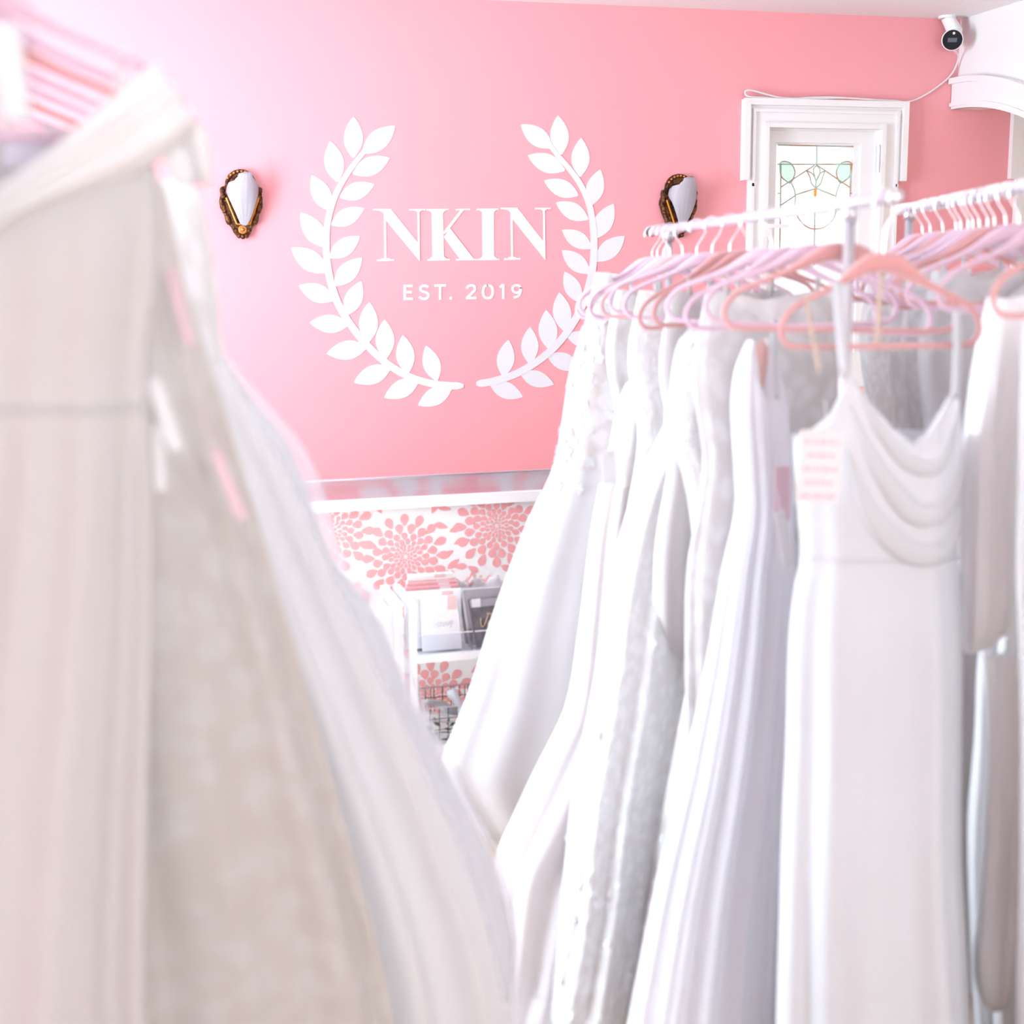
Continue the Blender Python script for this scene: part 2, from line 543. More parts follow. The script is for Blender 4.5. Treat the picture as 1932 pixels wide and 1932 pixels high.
# the sash
gx0, gz1 = wall_xz(1467, 268); gx1, _ = wall_xz(1617, 270)
gz0 = 1.22
sy = WALL_Y + .01
b = MB()
b.box((wx0 + .004, sy, wz0), (gx0, sy + .045, wz1 - .004)); b.box((gx1 + .03, sy, wz0), (wx1 - .004, sy + .045, wz1 - .004))
b.box((gx0, sy, gz1), (gx1 + .03, sy + .045, wz1 - .004)); b.box((gx0, sy, wz0), (gx1 + .03, sy + .045, gz0))
b.put('sash', m_trim, win)
b = MB(); b.box((gx1, sy + .02, gz0), (gx1 + .03, sy + .045, gz1)); b.box((gx0 - .005, sy + .02, gz1 - .008), (gx1, sy + .045, gz1 + .01)); b.put('glazing_bead', m_trim, win)
hx, hz = wall_xz(1650, 302)
b = MB(); b.lathe([(.007, -.06), (.007, .06)], (hx, WALL_Y - .036, hz), (0, 0, 1), 10); b.lathe([(.01, .06), (.004, .07)], (hx, WALL_Y - .036, hz), (0, 0, 1), 10); b.put('hinge', m_trim, win)
lx, lz = wall_xz(1440, 431)
b = MB(); b.box((lx - .02, WALL_Y - .058, lz - .04), (lx + .02, WALL_Y - .027, lz + .02)); b.box((lx, WALL_Y - .068, lz), (lx + .10, WALL_Y - .0575, lz + .018)); b.put('latch', m_trim, win)
gy = sy + .03
def GW(px, py):
    p = on_y(px, py, gy)
    return p
def xz_pane(pts, mm, yy=None):
    bb = MB(); bb.prism([(p[0], gy, p[2]) for p in pts], (0, .004, 0)); return bb.put('pane', mm, win)
zsp = GW(1540, 310)[2]
xm = GW(1540, 310)[0]; xa = GW(1473, 340)[0]; xb = GW(1604, 340)[0]
def rect(x0, z0, x1, z1): return [(x0, 0, z0), (x1, 0, z0), (x1, 0, z1), (x0, 0, z1)]
xz_pane(rect(gx0, zsp, xm, gz1), m_glass); xz_pane(rect(xm, zsp, gx1, gz1), m_glass)
zs2 = GW(1540, 365)[2]
xz_pane(rect(gx0, zs2, xa, zsp), m_glass); xz_pane(rect(gx0, gz0, xa, zs2), m_glass)
xz_pane(rect(xb, zs2, gx1, zsp), m_glass); xz_pane(rect(xb, gz0, gx1, zs2), m_glass)
xz_pane(rect(xa, gz0, xm, zsp), m_glass); xz_pane(rect(xm, gz0, xb, zsp), m_glass)
def leafpts(sign):
    c = GW(1485 if sign < 0 else 1591, 325)
    base = [(-.037, .045), (.01, .045), (.036, .015), (.038, -.012), (.018, -.05), (-.008, -.04), (-.034, -.015)]
    return smooth_path([(c[0] - sign * q[0], 0, c[2] + q[1]) for q in base], 4, True)
for sgn in (-1, 1):
    bb = MB(); bb.prism([(p[0], gy - .004, p[2]) for p in leafpts(sgn)], (0, .003, 0)); bb.put('green_leaf_pane', m_glass_green, win)
def came(pts, r=.0042, closed=False):
    bb = MB(); bb.tube([(p[0], gy - .004, p[2]) for p in pts], r, 6, closed); bb.put('lead_came', m_lead, win)
def came_px(pts, m_=5, r=.0031):
    came(smooth_path([GW(*q) for q in pts], m_) if len(pts) > 2 else [GW(*q) for q in pts], r)
came_px([(1467, 310), (1613, 310)]); came_px([(1540, 272), (1540, 310)])
came_px([(1473, 310), (1470, 500)]); came_px([(1604, 310), (1600, 500)])
came_px([(1467, 365), (1472, 365)]); came_px([(1604, 365), (1613, 365)])
came_px([(1467, 274), (1613, 277)])
for sgn in (-1, 1): came(leafpts(sgn), .0032, True)
came_px([(1536, 312), (1473, 353)]); came_px([(1541, 312), (1603, 354)])
came_px([(1538, 356), (1518, 362), (1500, 368)]); came_px([(1500, 369), (1473, 387)])
came_px([(1538, 355), (1578, 371)]); came_px([(1491, 343), (1498, 358), (1500, 374), (1499, 392), (1506, 412), (1520, 427), (1536, 432), (1556, 428), (1572, 412), (1577, 392), (1576, 372), (1580, 356), (1586, 342)])
came_px([(1537, 378), (1535, 500)])
came_px([(1521, 322), (1527, 333), (1530, 345), (1538, 355)]); came_px([(1556, 322), (1551, 335), (1547, 347), (1538, 355)])
came_px([(1521, 322), (1532, 328), (1539, 341)]); came_px([(1556, 322), (1546, 328), (1539, 341)])
came_px([(1540, 312), (1534, 320), (1536, 331), (1539, 341), (1545, 330), (1546, 320), (1540, 312)])
came_px([(1539, 341), (1538, 356)])
came_px([(1522, 482), (1528, 473), (1536, 470), (1546, 472), (1553, 482)])
c = GW(1537.5, 364)
bb = MB(); bb.prism([(c[0] + q[0], gy - .006, c[2] + q[1]) for q in ((-.006, .018), (.006, .018), (.006, -.012), (0, -.02), (-.006, -.012))], (0, .006, 0)); bb.put('amber_drop', m_amber_glass, win)

# ---- casing of the doorway beyond the arch
dx0, _ = wall_xz(1905, 250); _, dz1 = wall_xz(1905, 212)
door = empty('door_1', (dx0 + .4, WALL_Y, 0), kind='structure')
ezz = wall_xz(1905, 338)[1]
b = MB(); b.prism([(dx0, WALL_Y, 2.42), (dx0, WALL_Y, ezz), (dx0 + .04, WALL_Y, ezz), (dx0 + .04, WALL_Y, 0), (dx0 + .11, WALL_Y, 0), (dx0 + .11, WALL_Y, 2.42)], (0, -.03, 0)); b.put('casing_board', m_trim, door)
b = MB(); b.box((dx0 + .11, WALL_Y - .03, 2.30), (dx0 + 1.0, WALL_Y, 2.42)); b.put('casing_board', m_trim, door)
b = MB(); b.box((dx0 + .89, WALL_Y - .03, 0), (dx0 + 1.0, WALL_Y, 2.30)); b.put('casing_board', m_trim, door)
b = MB(); b.box((dx0 + .11, WALL_Y - .012, 0), (dx0 + .89, WALL_Y, 2.30)); b.put('door_leaf', m_stone, door)
b = MB(); b.box((XL, WALL_Y - .02, 0), (XE, WALL_Y, .14)); struct('baseboard_back', b, m_trim)

# ------------------------------------------------------------------ racks: where their rails run
RAIL1_N, RAIL1_F = at_depth(1690, 371, 2.35), at_depth(1228, 437, 3.9)
r2f, r2n = at_depth(1690, 398, 3.9), at_depth(1932, 352, 2.71)
RAIL2_F, RAIL2_N = r2f, r2f + (r2n - r2f) * (1.75 / 1.19)
_l = at_depth(-60, -55, 1.42); LZ = _l[2] + .072
def left_rail(Z):
    p = at_depth(-60, 400, Z); return np.array([p[0], p[1], LZ])
def rail1(t): return RAIL1_F + (RAIL1_N - RAIL1_F) * t
def rail2(t): return RAIL2_F + (RAIL2_N - RAIL2_F) * t
def rail_at_px(fn, px, y=0.0):
    lo, hi = -0.2, 1.4
    for _ in range(40):
        mid = .5 * (lo + hi)
        d = fn(mid) - CAM
        x = 966 + FPX * np.dot(d, RT) / np.dot(d, F)
        if x < px: lo = mid
        else: hi = mid
    return fn(lo), lo


def across(a, b):
    """unit horizontal across a rail (image right) and the normal towards the camera"""
    d = (b - a) * np.array([1, 1, 0]); d = d / np.linalg.norm(d)       # towards the camera
    u = np.array([-d[1], d[0], 0.0])
    if np.dot(u, RT) < 0: u = -u
    return u, d


U1, N1 = across(RAIL1_F, RAIL1_N)
U2, N2 = across(RAIL2_F, RAIL2_N)
U3, N3 = across(left_rail(3), left_rail(1))


def turn(u, n, a):
    c, s = math.cos(a), math.sin(a)
    return u * c + n * s, n * c - u * s


HANG = [(0, -.012, .016), (.03, -.015, .0155), (.055, -.027, .0115), (.085, -.044, .0075), (.12, -.060, .0055), (.16, -.076, .005), (.188, -.091, .005),
        (.205, -.112, .005), (.208, -.131, .005), (.199, -.147, .005), (.178, -.154, .005), (.09, -.155, .005)]
HOOK = [(0, -.012), (0, .016), (.004, .028), (.013, .041), (.02, .055), (.0205, .068), (.014, .0805), (0, .0865), (-.014, .081), (-.0205, .068), (-.0195, .057)]
ZB = .0725


def hanger(B, u, n, m, label, group=None, width=.42, flip=1, roll=0.0, name='clothes_hanger', neck=0.0):
    apex = np.asarray(B) - np.array([0, 0, ZB + neck])
    k = width / .416
    root = empty(name, apex, label, 'hanger', group)
    def P(x, z):
        z2 = z + x * roll
        return apex + u * x + np.array([0, 0, z2])
    right = [(x * k, z, r) for x, z, r in HANG]
    left = [(-x * k, z, r) for x, z, r in HANG[1:]]
    loop = right + [(0, -.155, .005)] + left[::-1]
    pts = smooth_path([np.array([x, z, r]) for x, z, r in loop], 3, True)
    b = MB(); b.tube([P(q[0], q[1]) for q in pts], [q[2] for q in pts], 8, True, flat=.42, ref=n)
    b.put('velvet_frame', m, root, True)
    h = MB(); h.tube([apex + u * (flip * q[0]) + np.array([0, 0, q[1]]) for q in smooth_path([np.array([p[0], p[1] + (neck if p[1] > .02 else 0)]) for p in HOOK], 4)], .0019, 8); h.put('hook', m_chrome, root, True)
    return root, P


def resample(rows, m):
    """rows: list of equal-length tuples, Hermite-interpolated along arc length"""
    A = np.array(rows, dtype=float)
    s = np.zeros(len(A))
    s[1:] = np.cumsum(np.maximum(np.abs(np.diff((A[:, 0] + A[:, 1]) / 2)), 1e-4))
    tan = np.zeros_like(A)
    for i in range(len(A)):
        a, c = max(i - 1, 0), min(i + 1, len(A) - 1)
        tan[i] = (A[c] - A[a]) / (s[c] - s[a])
    out = []
    for q in np.linspace(0, s[-1], m):
        i = min(np.searchsorted(s, q, side='right') - 1, len(A) - 2)
        h = s[i + 1] - s[i]
        t = (q - s[i]) / h
        out.append((2 * t ** 3 - 3 * t * t + 1) * A[i] + (t ** 3 - 2 * t * t + t) * h * tan[i] + (-2 * t ** 3 + 3 * t * t) * A[i + 1] + (t ** 3 - t * t) * h * tan[i + 1])
    return np.array(out)


def loft(rows, u, n, O, N=112, m=64, k=9, seed=0, neck=None, neck_back=None, power=.8, drift=1.2):
    """rows: (zl, zr, ul, ur, depth, amp, forward). Returns ring grid (m, N, 3) and uvs."""
    r = np.random.default_rng(seed)
    p1, p2, p3 = r.uniform(0, 6.28, 3)
    A = resample(rows, m)
    G = np.zeros((m, N, 3)); UV = np.zeros((m, N, 2))
    ph = np.linspace(0, 2 * math.pi, N, endpoint=False)
    c, s = np.cos(ph), np.sin(ph)
    vv = 0.0
    z0 = .5 * (A[0, 0] + A[0, 1])
    for i in range(m):
        zl, zr, ul, ur, dep, amp, fwd = A[i]
        hw = .5 * (ur - ul); cu = .5 * (ur + ul)
        z = .5 * (zl + zr) + .5 * (zr - zl) * c
        fold = (np.sin(k * ph + p1 + drift * .35 * math.sin(i / m * 3 + p2)) + .55 * np.sin((k + 4) * ph + p2 + drift * i / m) + .35 * np.sin((2 * k + 3) * ph + p3)) / 1.5
        uu = cu + c * hw + amp * .35 * fold * c
        nn = np.sign(s) * np.abs(s) ** power * dep + amp * fold * np.sign(s) * np.minimum(1, np.abs(s) * 2.2)
        if neck is not None:
            zt = z0 - np.where(s >= 0, neck(c), (neck_back or neck)(c))
            z = np.minimum(z, zt)
        G[i] = O + np.outer(uu, u) + np.outer(nn + fwd, n)
        G[i, :, 2] = z
        UV[i, :, 0] = ph / (2 * math.pi) * 1.1
        UV[i, :, 1] = (z0 - z)
    return G, UV


def grid_mesh(name, G, UV, mt, parent, i0=0, i1=None, thick=0.0):
    m, N, _ = G.shape
    i1 = m if i1 is None else i1
    V = G[i0:i1].reshape(-1, 3)
    f = []
    for i in range(i1 - i0 - 1):
        a = i * N; c = a + N
        for j in range(N):
            j2 = (j + 1) % N
            f.append((a + j, a + j2, c + j2, c + j))
    return put(name, V, f, mt, parent, True, UV[i0:i1].reshape(-1, 2))


def px_rows(rows, O, u, n):
    """rows of (yl, xl, yr, xr, depth, amp, fwd) in pixels -> loft rows in metres on the hanger's own plane"""
    out = []
    for (yl, xl, yr, xr, dep, amp, fwd) in rows:
        P = O + n * fwd
        a, c = on_plane(xl, yl, P, n), on_plane(xr, yr, P, n)
        out.append((a[2], c[2], np.dot(a - O, u), np.dot(c - O, u), dep, amp, fwd))
    return out


def gown(name, label, B, u, n, rows, parts, group=None, **kw):
    """parts: list of (part name, material, from fraction, to fraction)"""
    O = np.array([B[0], B[1], 0.0])
    R = px_rows(rows, O, u, n)
    R = [(max(a, .012), max(c, .012), d, e, f_, g, h) for (a, c, d, e, f_, g, h) in R]
    G, UV = loft(R, u, n, O, **kw)
    root = empty(name, (B[0], B[1], 0.0), label, 'gown', group)
    m = G.shape[0]
    for (pn, mt, f0, f1) in parts:
        grid_mesh(pn, G, UV, mt, root, int(round(f0 * (m - 1))), int(round(f1 * (m - 1))) + 1)
    return root, G, UV


def strap(root, pts, w, mt, nrm, name='strap', th=.002):
    """flat band following 3-D points"""
    P = smooth_path(pts, 5) if len(pts) > 2 else [np.asarray(p, float) for p in pts]
    b = MB()
    L, Rr = [], []
    for i, p in enumerate(P):
        t = P[min(i + 1, len(P) - 1)] - P[max(i - 1, 0)]
        sd = np.cross(t, nrm); sd = sd / (np.linalg.norm(sd) + 1e-9)
        L.append(p - sd * w / 2); Rr.append(p + sd * w / 2)
    b.strip(L, Rr, np.asarray(nrm) * th)
    return b.put(name, mt, root, True)


def tag_card(name, label, P, u, n, w, h, mt, ang=0.0, ink=None, lines=5, group=None):
    """a hanging card on a loop of string; P = its top middle"""
    c, s = math.cos(ang), math.sin(ang)
    e = u * c + np.array([0, 0, s]); d = u * s - np.array([0, 0, c])
    root = empty(name, P, label, 'tag', group)
    b = MB(); b.prism([P - e * w / 2, P + e * w / 2, P + e * w / 2 + d * h, P - e * w / 2 + d * h], n * .0015); b.put('card', mt, root)
    b = MB(); b.tube(smooth_path([P + d * .012 + n * .002, P - d * .02 + e * .004, P - d * .05], 4), .0008, 5); b.put('string', mt, root, True)
    if ink is not None:
        for i in range(lines):
            t = (i + .7) / (lines + .4)
            w2 = w * (.8 if i % 2 == 0 else .62)
            b = MB()
            q = P + d * h * t + n * .0016
            x = -w2 / 2
            while x < w2 / 2:                                   # blurred print, broken into words
                l = random.uniform(.1, .26) * w
                b.prism([q + e * x, q + e * min(x + l, w2 / 2), q + e * min(x + l, w2 / 2) + d * h * .055, q + e * x + d * h * .055], n * .0006)
                x += l + .05 * w
            b.put('print_line', ink, root)
    return root


def applique(name, G, root, mt, picks, size=(.012, .02), seed=1, n=None):
    """embroidered flowers sewn on a gown; picks = list of (row fraction, column fraction, how many, spread)"""
    r = np.random.default_rng(seed)
    m, N, _ = G.shape
    b = MB()
    for (fr, fc, cnt, sr, scn) in picks:
        for _ in range(cnt):
            i = int(np.clip((fr + r.normal(0, sr)) * (m - 1), 1, m - 2)); j = int((fc + r.normal(0, scn)) * N) % N
            p = G[i, j]
            t1 = G[i, (j + 1) % N] - G[i, j - 1]; t2 = G[i + 1, j] - G[i - 1, j]
            nm = np.cross(t2, t1); nm = nm / (np.linalg.norm(nm) + 1e-9)
            cen = G[i].mean(axis=0)
            if np.dot(nm, p - cen) < 0: nm = -nm
            e1 = t1 / (np.linalg.norm(t1) + 1e-9); e2 = np.cross(nm, e1)
            R_ = r.uniform(*size); a0 = r.uniform(0, 6)
            pet = 5
            q = p + nm * .002
            for k in range(pet):
                a = a0 + 2 * math.pi * k / pet
                dr = e1 * math.cos(a) + e2 * math.sin(a); sd = -e1 * math.sin(a) + e2 * math.cos(a)
                v = [q, q + dr * R_ * .55 + sd * R_ * .38 + nm * .001, q + dr * R_ + nm * .0015, q + dr * R_ * .55 - sd * R_ * .38 + nm * .001]
                b.add(v, [(0, 1, 2, 3)])
    o = b.put(name, mt, root, True)
    o['kind'] = 'stuff'
    return o


# ------------------------------------------------------------------ emblem on the back wall
def E6(x, y): return 540 + x * .36232, 200 + y * .36232          # coordinates measured on an enlarged view
def EW(x, y, off=.0): return W(*E6(x, y), off)
TH = np.array([0, .0022, 0])
emblem = empty('wall_emblem', W(873, 500), 'large white laurel wreath emblem reading NKIN EST. 2019 on the coral wall', 'wall decal')


def stem_mesh(pts, w0, w1):
    P = smooth_path([np.array(p, float) for p in pts], 4)
    L, Rr = [], []
    for i, p in enumerate(P):
        t = P[min(i + 1, len(P) - 1)] - P[max(i - 1, 0)]
        sd = np.array([-t[1], t[0]]) / np.linalg.norm(t)
        w = w0 + (w1 - w0) * min(1, i / len(P) * 2.2)
        if i > len(P) - 3: w *= .8 if i == len(P) - 2 else .45
        L.append(EW(*(p + sd * w / 2), .0036)); Rr.append(EW(*(p - sd * w / 2), .0036))
    b = MB(); b.strip(L, Rr, TH)
    return b


def leaf_mesh(tip, base, parent, wide=.235, bend=.0):
    T_, B_ = np.array(tip, float), np.array(base, float)
    d = T_ - B_; Ln = np.linalg.norm(d); d = d / Ln
    s = np.array([-d[1], d[0]])
    up, dn = [], []
    for t in np.linspace(0, 1, 15):
        h = wide * Ln * (math.sin(math.pi * t ** .92) ** .85 if 0 < t < 1 else 0)
        if t > .93: h = max(h, .035 * Ln * math.sqrt(max(0, 1 - ((t - .93) / .07) ** 2)))
        if t < .08: h = max(h, .03 * Ln)
        c = B_ + d * Ln * t + s * bend * Ln * math.sin(math.pi * t)
        up.append(EW(*(c + s * h), .0022)); dn.append(EW(*(c - s * h), .0022))
    b = MB(); b.strip(up, dn, TH)
    return b.put('leaf', m_decal, parent)


LEFT_STEM = [(430, 210), (385, 262), (330, 335), (282, 412), (243, 500), (217, 600), (208, 700), (212, 800), (228, 900), (258, 1000), (300, 1085), (365, 1180), (440, 1265), (530, 1345), (640, 1410), (760, 1446), (850, 1456), (925, 1457)]
LEFT = [((351, 55), (349, 268)), ((567, 103), (400, 245)), ((230, 182), (268, 395)), ((540, 270), (348, 352)), ((133, 360), (228, 545)), ((460, 408), (280, 475)), ((75, 555), (206, 735)),
        ((406, 532), (236, 618)), ((25, 738), (215, 865)), ((385, 678), (225, 790)), ((65, 935), (252, 1010)), ((396, 790), (250, 935)), ((122, 1128), (325, 1140)),
        ((392, 912), (312, 1090)), ((210, 1290), (420, 1255)), ((433, 1020), (425, 1232)), ((352, 1440), (545, 1362)), ((513, 1110), (516, 1318)), ((510, 1520), (690, 1428)),
        ((608, 1192), (632, 1395)), ((686, 1560), (862, 1466)), ((728, 1247), (785, 1432))]
RIGHT_STEM = [(1365, 190), (1410, 252), (1470, 322), (1528, 402), (1570, 490), (1592, 580), (1602, 680), (1602, 780), (1590, 880), (1562, 985), (1520, 1085), (1455, 1188), (1380, 1272), (1290, 1342), (1190, 1398), (1090, 1430), (1040, 1441), (990, 1447)]
RIGHT = [((1415, 48), (1432, 252)), ((1222, 95), (1385, 218)), ((1536, 165), (1530, 368)), ((1258, 257), (1450, 335)), ((1636, 330), (1582, 520)), ((1343, 388), (1520, 465)), ((1705, 508), (1606, 690)),
         ((1405, 502), (1572, 590)), ((1763, 677), (1612, 808)), ((1436, 645), (1590, 740)), ((1745, 880), (1590, 945)), ((1436, 750), (1580, 872)), ((1690, 1075), (1535, 1085)),
         ((1450, 862), (1530, 1022)), ((1630, 1235), (1460, 1195)), ((1423, 970), (1450, 1172)), ((1540, 1365), (1360, 1300)), ((1354, 1062), (1372, 1268)), ((1395, 1450), (1222, 1395)),
         ((1270, 1150), (1268, 1342)), ((1233, 1515), (1062, 1448)), ((1158, 1217), (1130, 1408))]
for stem, leaves in ((LEFT_STEM, LEFT), (RIGHT_STEM, RIGHT)):
    br = stem_mesh(stem, 24, 38).put('branch', m_decal, emblem)
    for tp, bs in leaves:
        leaf_mesh(tp, bs, br)


def letter(polys):
    b = MB()
    for i, p in enumerate(polys):
        b.prism([EW(*q, .0022 + .0003 * i) for q in p], TH)
    b.put('letter', m_decal, emblem)


def N_glyph(dx, dy, kx):
    def q(x, y): return (453 + dx + (x - 453) * kx, y + dy)
    return [[q(497, 546), q(545, 536), q(696, 724), q(695, 808), q(521, 597), q(508, 562)],
            [q(508, 552), q(520, 585), q(523, 800), q(512, 800)], [q(473, 799), q(562, 797), q(562, 806), q(473, 809)],
            [q(453, 535), q(547, 535), q(547, 548), q(512, 566), q(500, 552), q(480, 545), q(453, 543)],
            [q(683, 542), q(694, 542), q(697, 806), q(686, 792)], [q(640, 536), q(725, 535), q(725, 543), q(640, 545)],
            [q(500, 792), q(536, 792), q(545, 800), q(490, 800)], [q(668, 542), q(708, 542), q(696, 552), q(682, 552)]]


letter(N_glyph(0, 0, 1.0))
letter([[(730, 536), (845, 535), (845, 543), (730, 545)], [(757, 540), (817, 540), (822, 800), (762, 800)], [(735, 797), (852, 795), (852, 804), (735, 806)],
        [(906, 543), (925, 543), (838, 656), (822, 668), (820, 655)], [(883, 535), (960, 534), (960, 542), (883, 544)], [(820, 682), (853, 636), (978, 797), (906, 800)], [(885, 796), (990, 795), (990, 803), (885, 805)],
        [(740, 543), (834, 542), (817, 556), (757, 556)], [(757, 785), (822, 784), (840, 797), (745, 798)]])
letter([[(992, 534), (1105, 533), (1105, 541), (992, 543)], [(1020, 540), (1082, 540), (1083, 796), (1022, 798)], [(988, 796), (1112, 794), (1112, 802), (988, 804)],
        [(1004, 541), (1098, 540), (1082, 553), (1020, 553)], [(1022, 784), (1083, 783), (1100, 795), (1005, 796)]])
letter(N_glyph(662, -6, .965))


def stroke_letter(strokes, w=13.5):
    b = MB()
    for si, st in enumerate(strokes):
        of = .0022 + .0003 * si
        P = [np.array(p, float) for p in st]
        L, Rr = [], []
        for i, p in enumerate(P):
            t = P[min(i + 1, len(P) - 1)] - P[max(i - 1, 0)]
            sd = np.array([-t[1], t[0]]) / np.linalg.norm(t)
            L.append(EW(*(p + sd * w / 2), of)); Rr.append(EW(*(p - sd * w / 2), of))
        b.strip(L, Rr, TH)
    b.put('letter', m_decal, emblem)


def sp(pts, m=5): return [tuple(p) for p in smooth_path([np.array(p, float) for p in pts], m)]
stroke_letter([[(618, 930), (618, 1011)], [(612, 937), (660, 937)], [(618, 969), (655, 969)], [(612, 1004), (661, 1004)]])
stroke_letter([sp([(741, 945), (731, 938), (718, 936), (703, 941), (699, 953), (706, 963), (722, 969), (736, 976), (741, 988), (733, 1000), (718, 1004), (704, 1001), (694, 992)])])
stroke_letter([[(771, 935), (833, 934)], [(802, 935), (802, 1009)]])
stroke_letter([[(850, 1001), (865, 1001)]], 15)
stroke_letter([sp([(941, 951), (947, 939), (962, 934), (978, 938), (983, 952), (977, 965), (940, 1000)], 5), [(936, 1000), (991, 999)]])
stroke_letter([sp([(1050, 934), (1032, 941), (1025, 967), (1032, 993), (1050, 1000), (1069, 993), (1076, 967), (1069, 941), (1050, 934), (1046, 934)])])
stroke_letter([[(1131, 927), (1131, 1005)], [(1112, 944), (1131, 930)]])
stroke_letter([sp([(1221, 952), (1214, 938), (1200, 933), (1186, 937), (1179, 951), (1185, 966), (1200, 972), (1215, 966), (1221, 952), (1221, 945)]), sp([(1221, 950), (1219, 972), (1208, 990), (1184, 998)])])

# ------------------------------------------------------------------ wall sconces
S5 = .20704
def s5(x, y):
    """outline measured on an enlarged view of the left sconce -> metres on the wall, relative to the sconce centre"""
    p = W(380 + x * S5, 280 + y * S5); c0 = W(454, 384)
    return p[0] - c0[0], p[2] - c0[2]
PLATE = [(345, 190), (290, 203), (245, 238), (216, 295), (212, 345), (182, 350), (174, 385), (180, 420), (164, 455), (160, 492), (178, 530), (196, 585), (226, 640), (244, 668), (248, 695), (272, 722), (292, 768), (318, 800), (340, 806), (355, 815), (372, 810), (388, 816), (402, 806), (424, 800), (448, 770), (464, 722), (494, 690), (500, 660), (520, 600), (538, 535), (552, 490), (546, 452), (530, 420), (538, 385), (528, 352), (500, 345), (486, 295), (450, 235), (400, 200)]
SHADE = [(330, 236), (440, 232), (450, 268), (455, 290), (470, 292), (476, 315), (508, 318), (514, 350), (510, 410), (498, 470), (474, 550), (446, 630), (416, 688), (384, 706), (352, 692), (318, 625), (284, 555), (250, 480), (218, 402), (224, 352), (240, 315), (284, 318), (290, 292), (314, 284), (320, 258)]


def sconce(cx, cz, label):
    root = empty('wall_sconce', (cx, WALL_Y, cz), label, 'wall lamp')
    def Q(x, z, d): return np.array([cx + x, WALL_Y - d, cz + z])
    plate = [s5(*p) for p in PLATE]
    b = MB()
    b.prism([Q(x, z, .0) for x, z in plate], (0, -.014, 0))
    cen = np.mean(np.array(plate), axis=0)
    b.prism([Q(cen[0] + (x - cen[0]) * .9, cen[1] + (z - cen[1]) * .93, .014) for x, z in plate], (0, -.008, 0))
    b.put('backplate', m_bronze, root)
    arc = [s5(*p) for p in ((226, 340), (232, 300), (262, 250), (305, 222), (350, 212), (395, 216), (440, 245), (468, 292), (480, 340))]
    b = MB(); b.tube([Q(x, z, .024) for x, z in smooth_path([np.array(p) for p in arc], 5)], .0075, 8); b.put('arched_rim', m_bronze, root, True)
    for (x, y) in ((238, 275), (262, 246), (292, 227), (326, 216), (360, 213), (394, 219), (424, 235), (450, 260), (468, 290)):   # beads on the arch
        x, z = s5(x, y)
        b = MB(); b.lathe([(.001, .028), (.006, .028), (.005, .033), (.001, .035)], (cx + x, WALL_Y, cz + z), (0, -1, 0), 8); b.put('bead', m_bronze_lt, root, True)
    for sgn, pts in ((-1, [(196, 362), (186, 405), (196, 440), (178, 480), (196, 540), (222, 610), (258, 690)]), (1, [(522, 362), (530, 405), (522, 440), (538, 480), (524, 545), (506, 610), (478, 690)])):
        pp = smooth_path([np.array(s5(*p)) for p in pts], 4)
        b = MB(); b.tube([Q(p[0], p[1], .022) for p in pp], [.010 + .003 * math.sin(i * .9) for i in range(len(pp))], 8)
        for i in range(2, len(pp), 4):
            b.lathe([(.001, -.008), (.009, -.006), (.011, 0), (.008, .007), (.001, .010)], Q(pp[i][0], pp[i][1], .024), (0, -1, 0), 8)
        b.put('scroll', m_bronze, root, True)
    for pts in ([(222, 452), (318, 690), (352, 694)], [(520, 452), (438, 690), (408, 694)]):
        pp = [Q(*s5(*p), .030) for p in pts]
        b = MB(); b.tube(pp, .0042, 6); b.put('amber_channel', m_amber, root)
    x, z = s5(372, 742)
    b = MB(); b.lathe([(.020, .016), (.020, .030), (.014, .036), (.012, .033), (.008, .033), (.006, .042), (.001, .044)], (cx + x, WALL_Y, cz + z), (0, -1, 0), 16); b.put('rosette', m_bronze_lt, root, True)
    b = MB()
    for dx, dz in ((-.028, -.004), (.028, -.004), (-.016, -.026), (.016, -.026), (0, -.030)):
        b.lathe([(.002, .014), (.011, .02), (.009, .03), (.001, .034)], (cx + x + dx, WALL_Y, cz + z + dz), (0, -1, 0), 10)
    b.put('shell_foot', m_bronze, root, True)
    # frosted fan shade: bulges out and leans away from the wall towards its top
    sh = [np.array(s5(*p)) for p in SHADE]
    zlo, zhi = min(p[1] for p in sh), max(p[1] for p in sh)
    xc = s5(378, 500)[0]
    def half(zq, side):
        xs = []
        for i in range(len(sh)):
            a, c = sh[i], sh[(i + 1) % len(sh)]
            if (a[1] - zq) * (c[1] - zq) <= 0 and abs(a[1] - c[1]) > 1e-6:
                xs.append(a[0] + (c[0] - a[0]) * (zq - a[1]) / (c[1] - a[1]))
        return (max(xs) if side > 0 else min(xs)) if xs else xc
    rowsN, colsN = 34, 15
    V, Fc = [], []
    for i in range(rowsN):
        zq = zlo + (zhi - zlo) * (.004 + .992 * i / (rowsN - 1))
        xl, xr = half(zq, -1), half(zq, 1)
        t = i / (rowsN - 1)
        for j in range(colsN):
            s_ = -1 + 2 * j / (colsN - 1)
            x_ = (xl + xr) / 2 + (xr - xl) / 2 * s_
            wmax = .064 * (.35 + .75 * min(1, t * 1.25))
            e = min(1, abs(x_ - xc) / .066)
            d = .032 + .022 * t + wmax * math.sqrt(max(0, 1 - e * e)) * .9 + .002 * abs(math.sin(s_ * 7.5))
            V.append(Q(x_, zq, d))
    for i in range(rowsN - 1):
        for j in range(colsN - 1):
            a = i * colsN + j
            Fc.append((a, a + 1, a + colsN + 1, a + colsN))
    o = put('frosted_shade', V, Fc, m_frost, root, True)
    sm = o.modifiers.new('thick', 'SOLIDIFY'); sm.thickness = .004
    return root


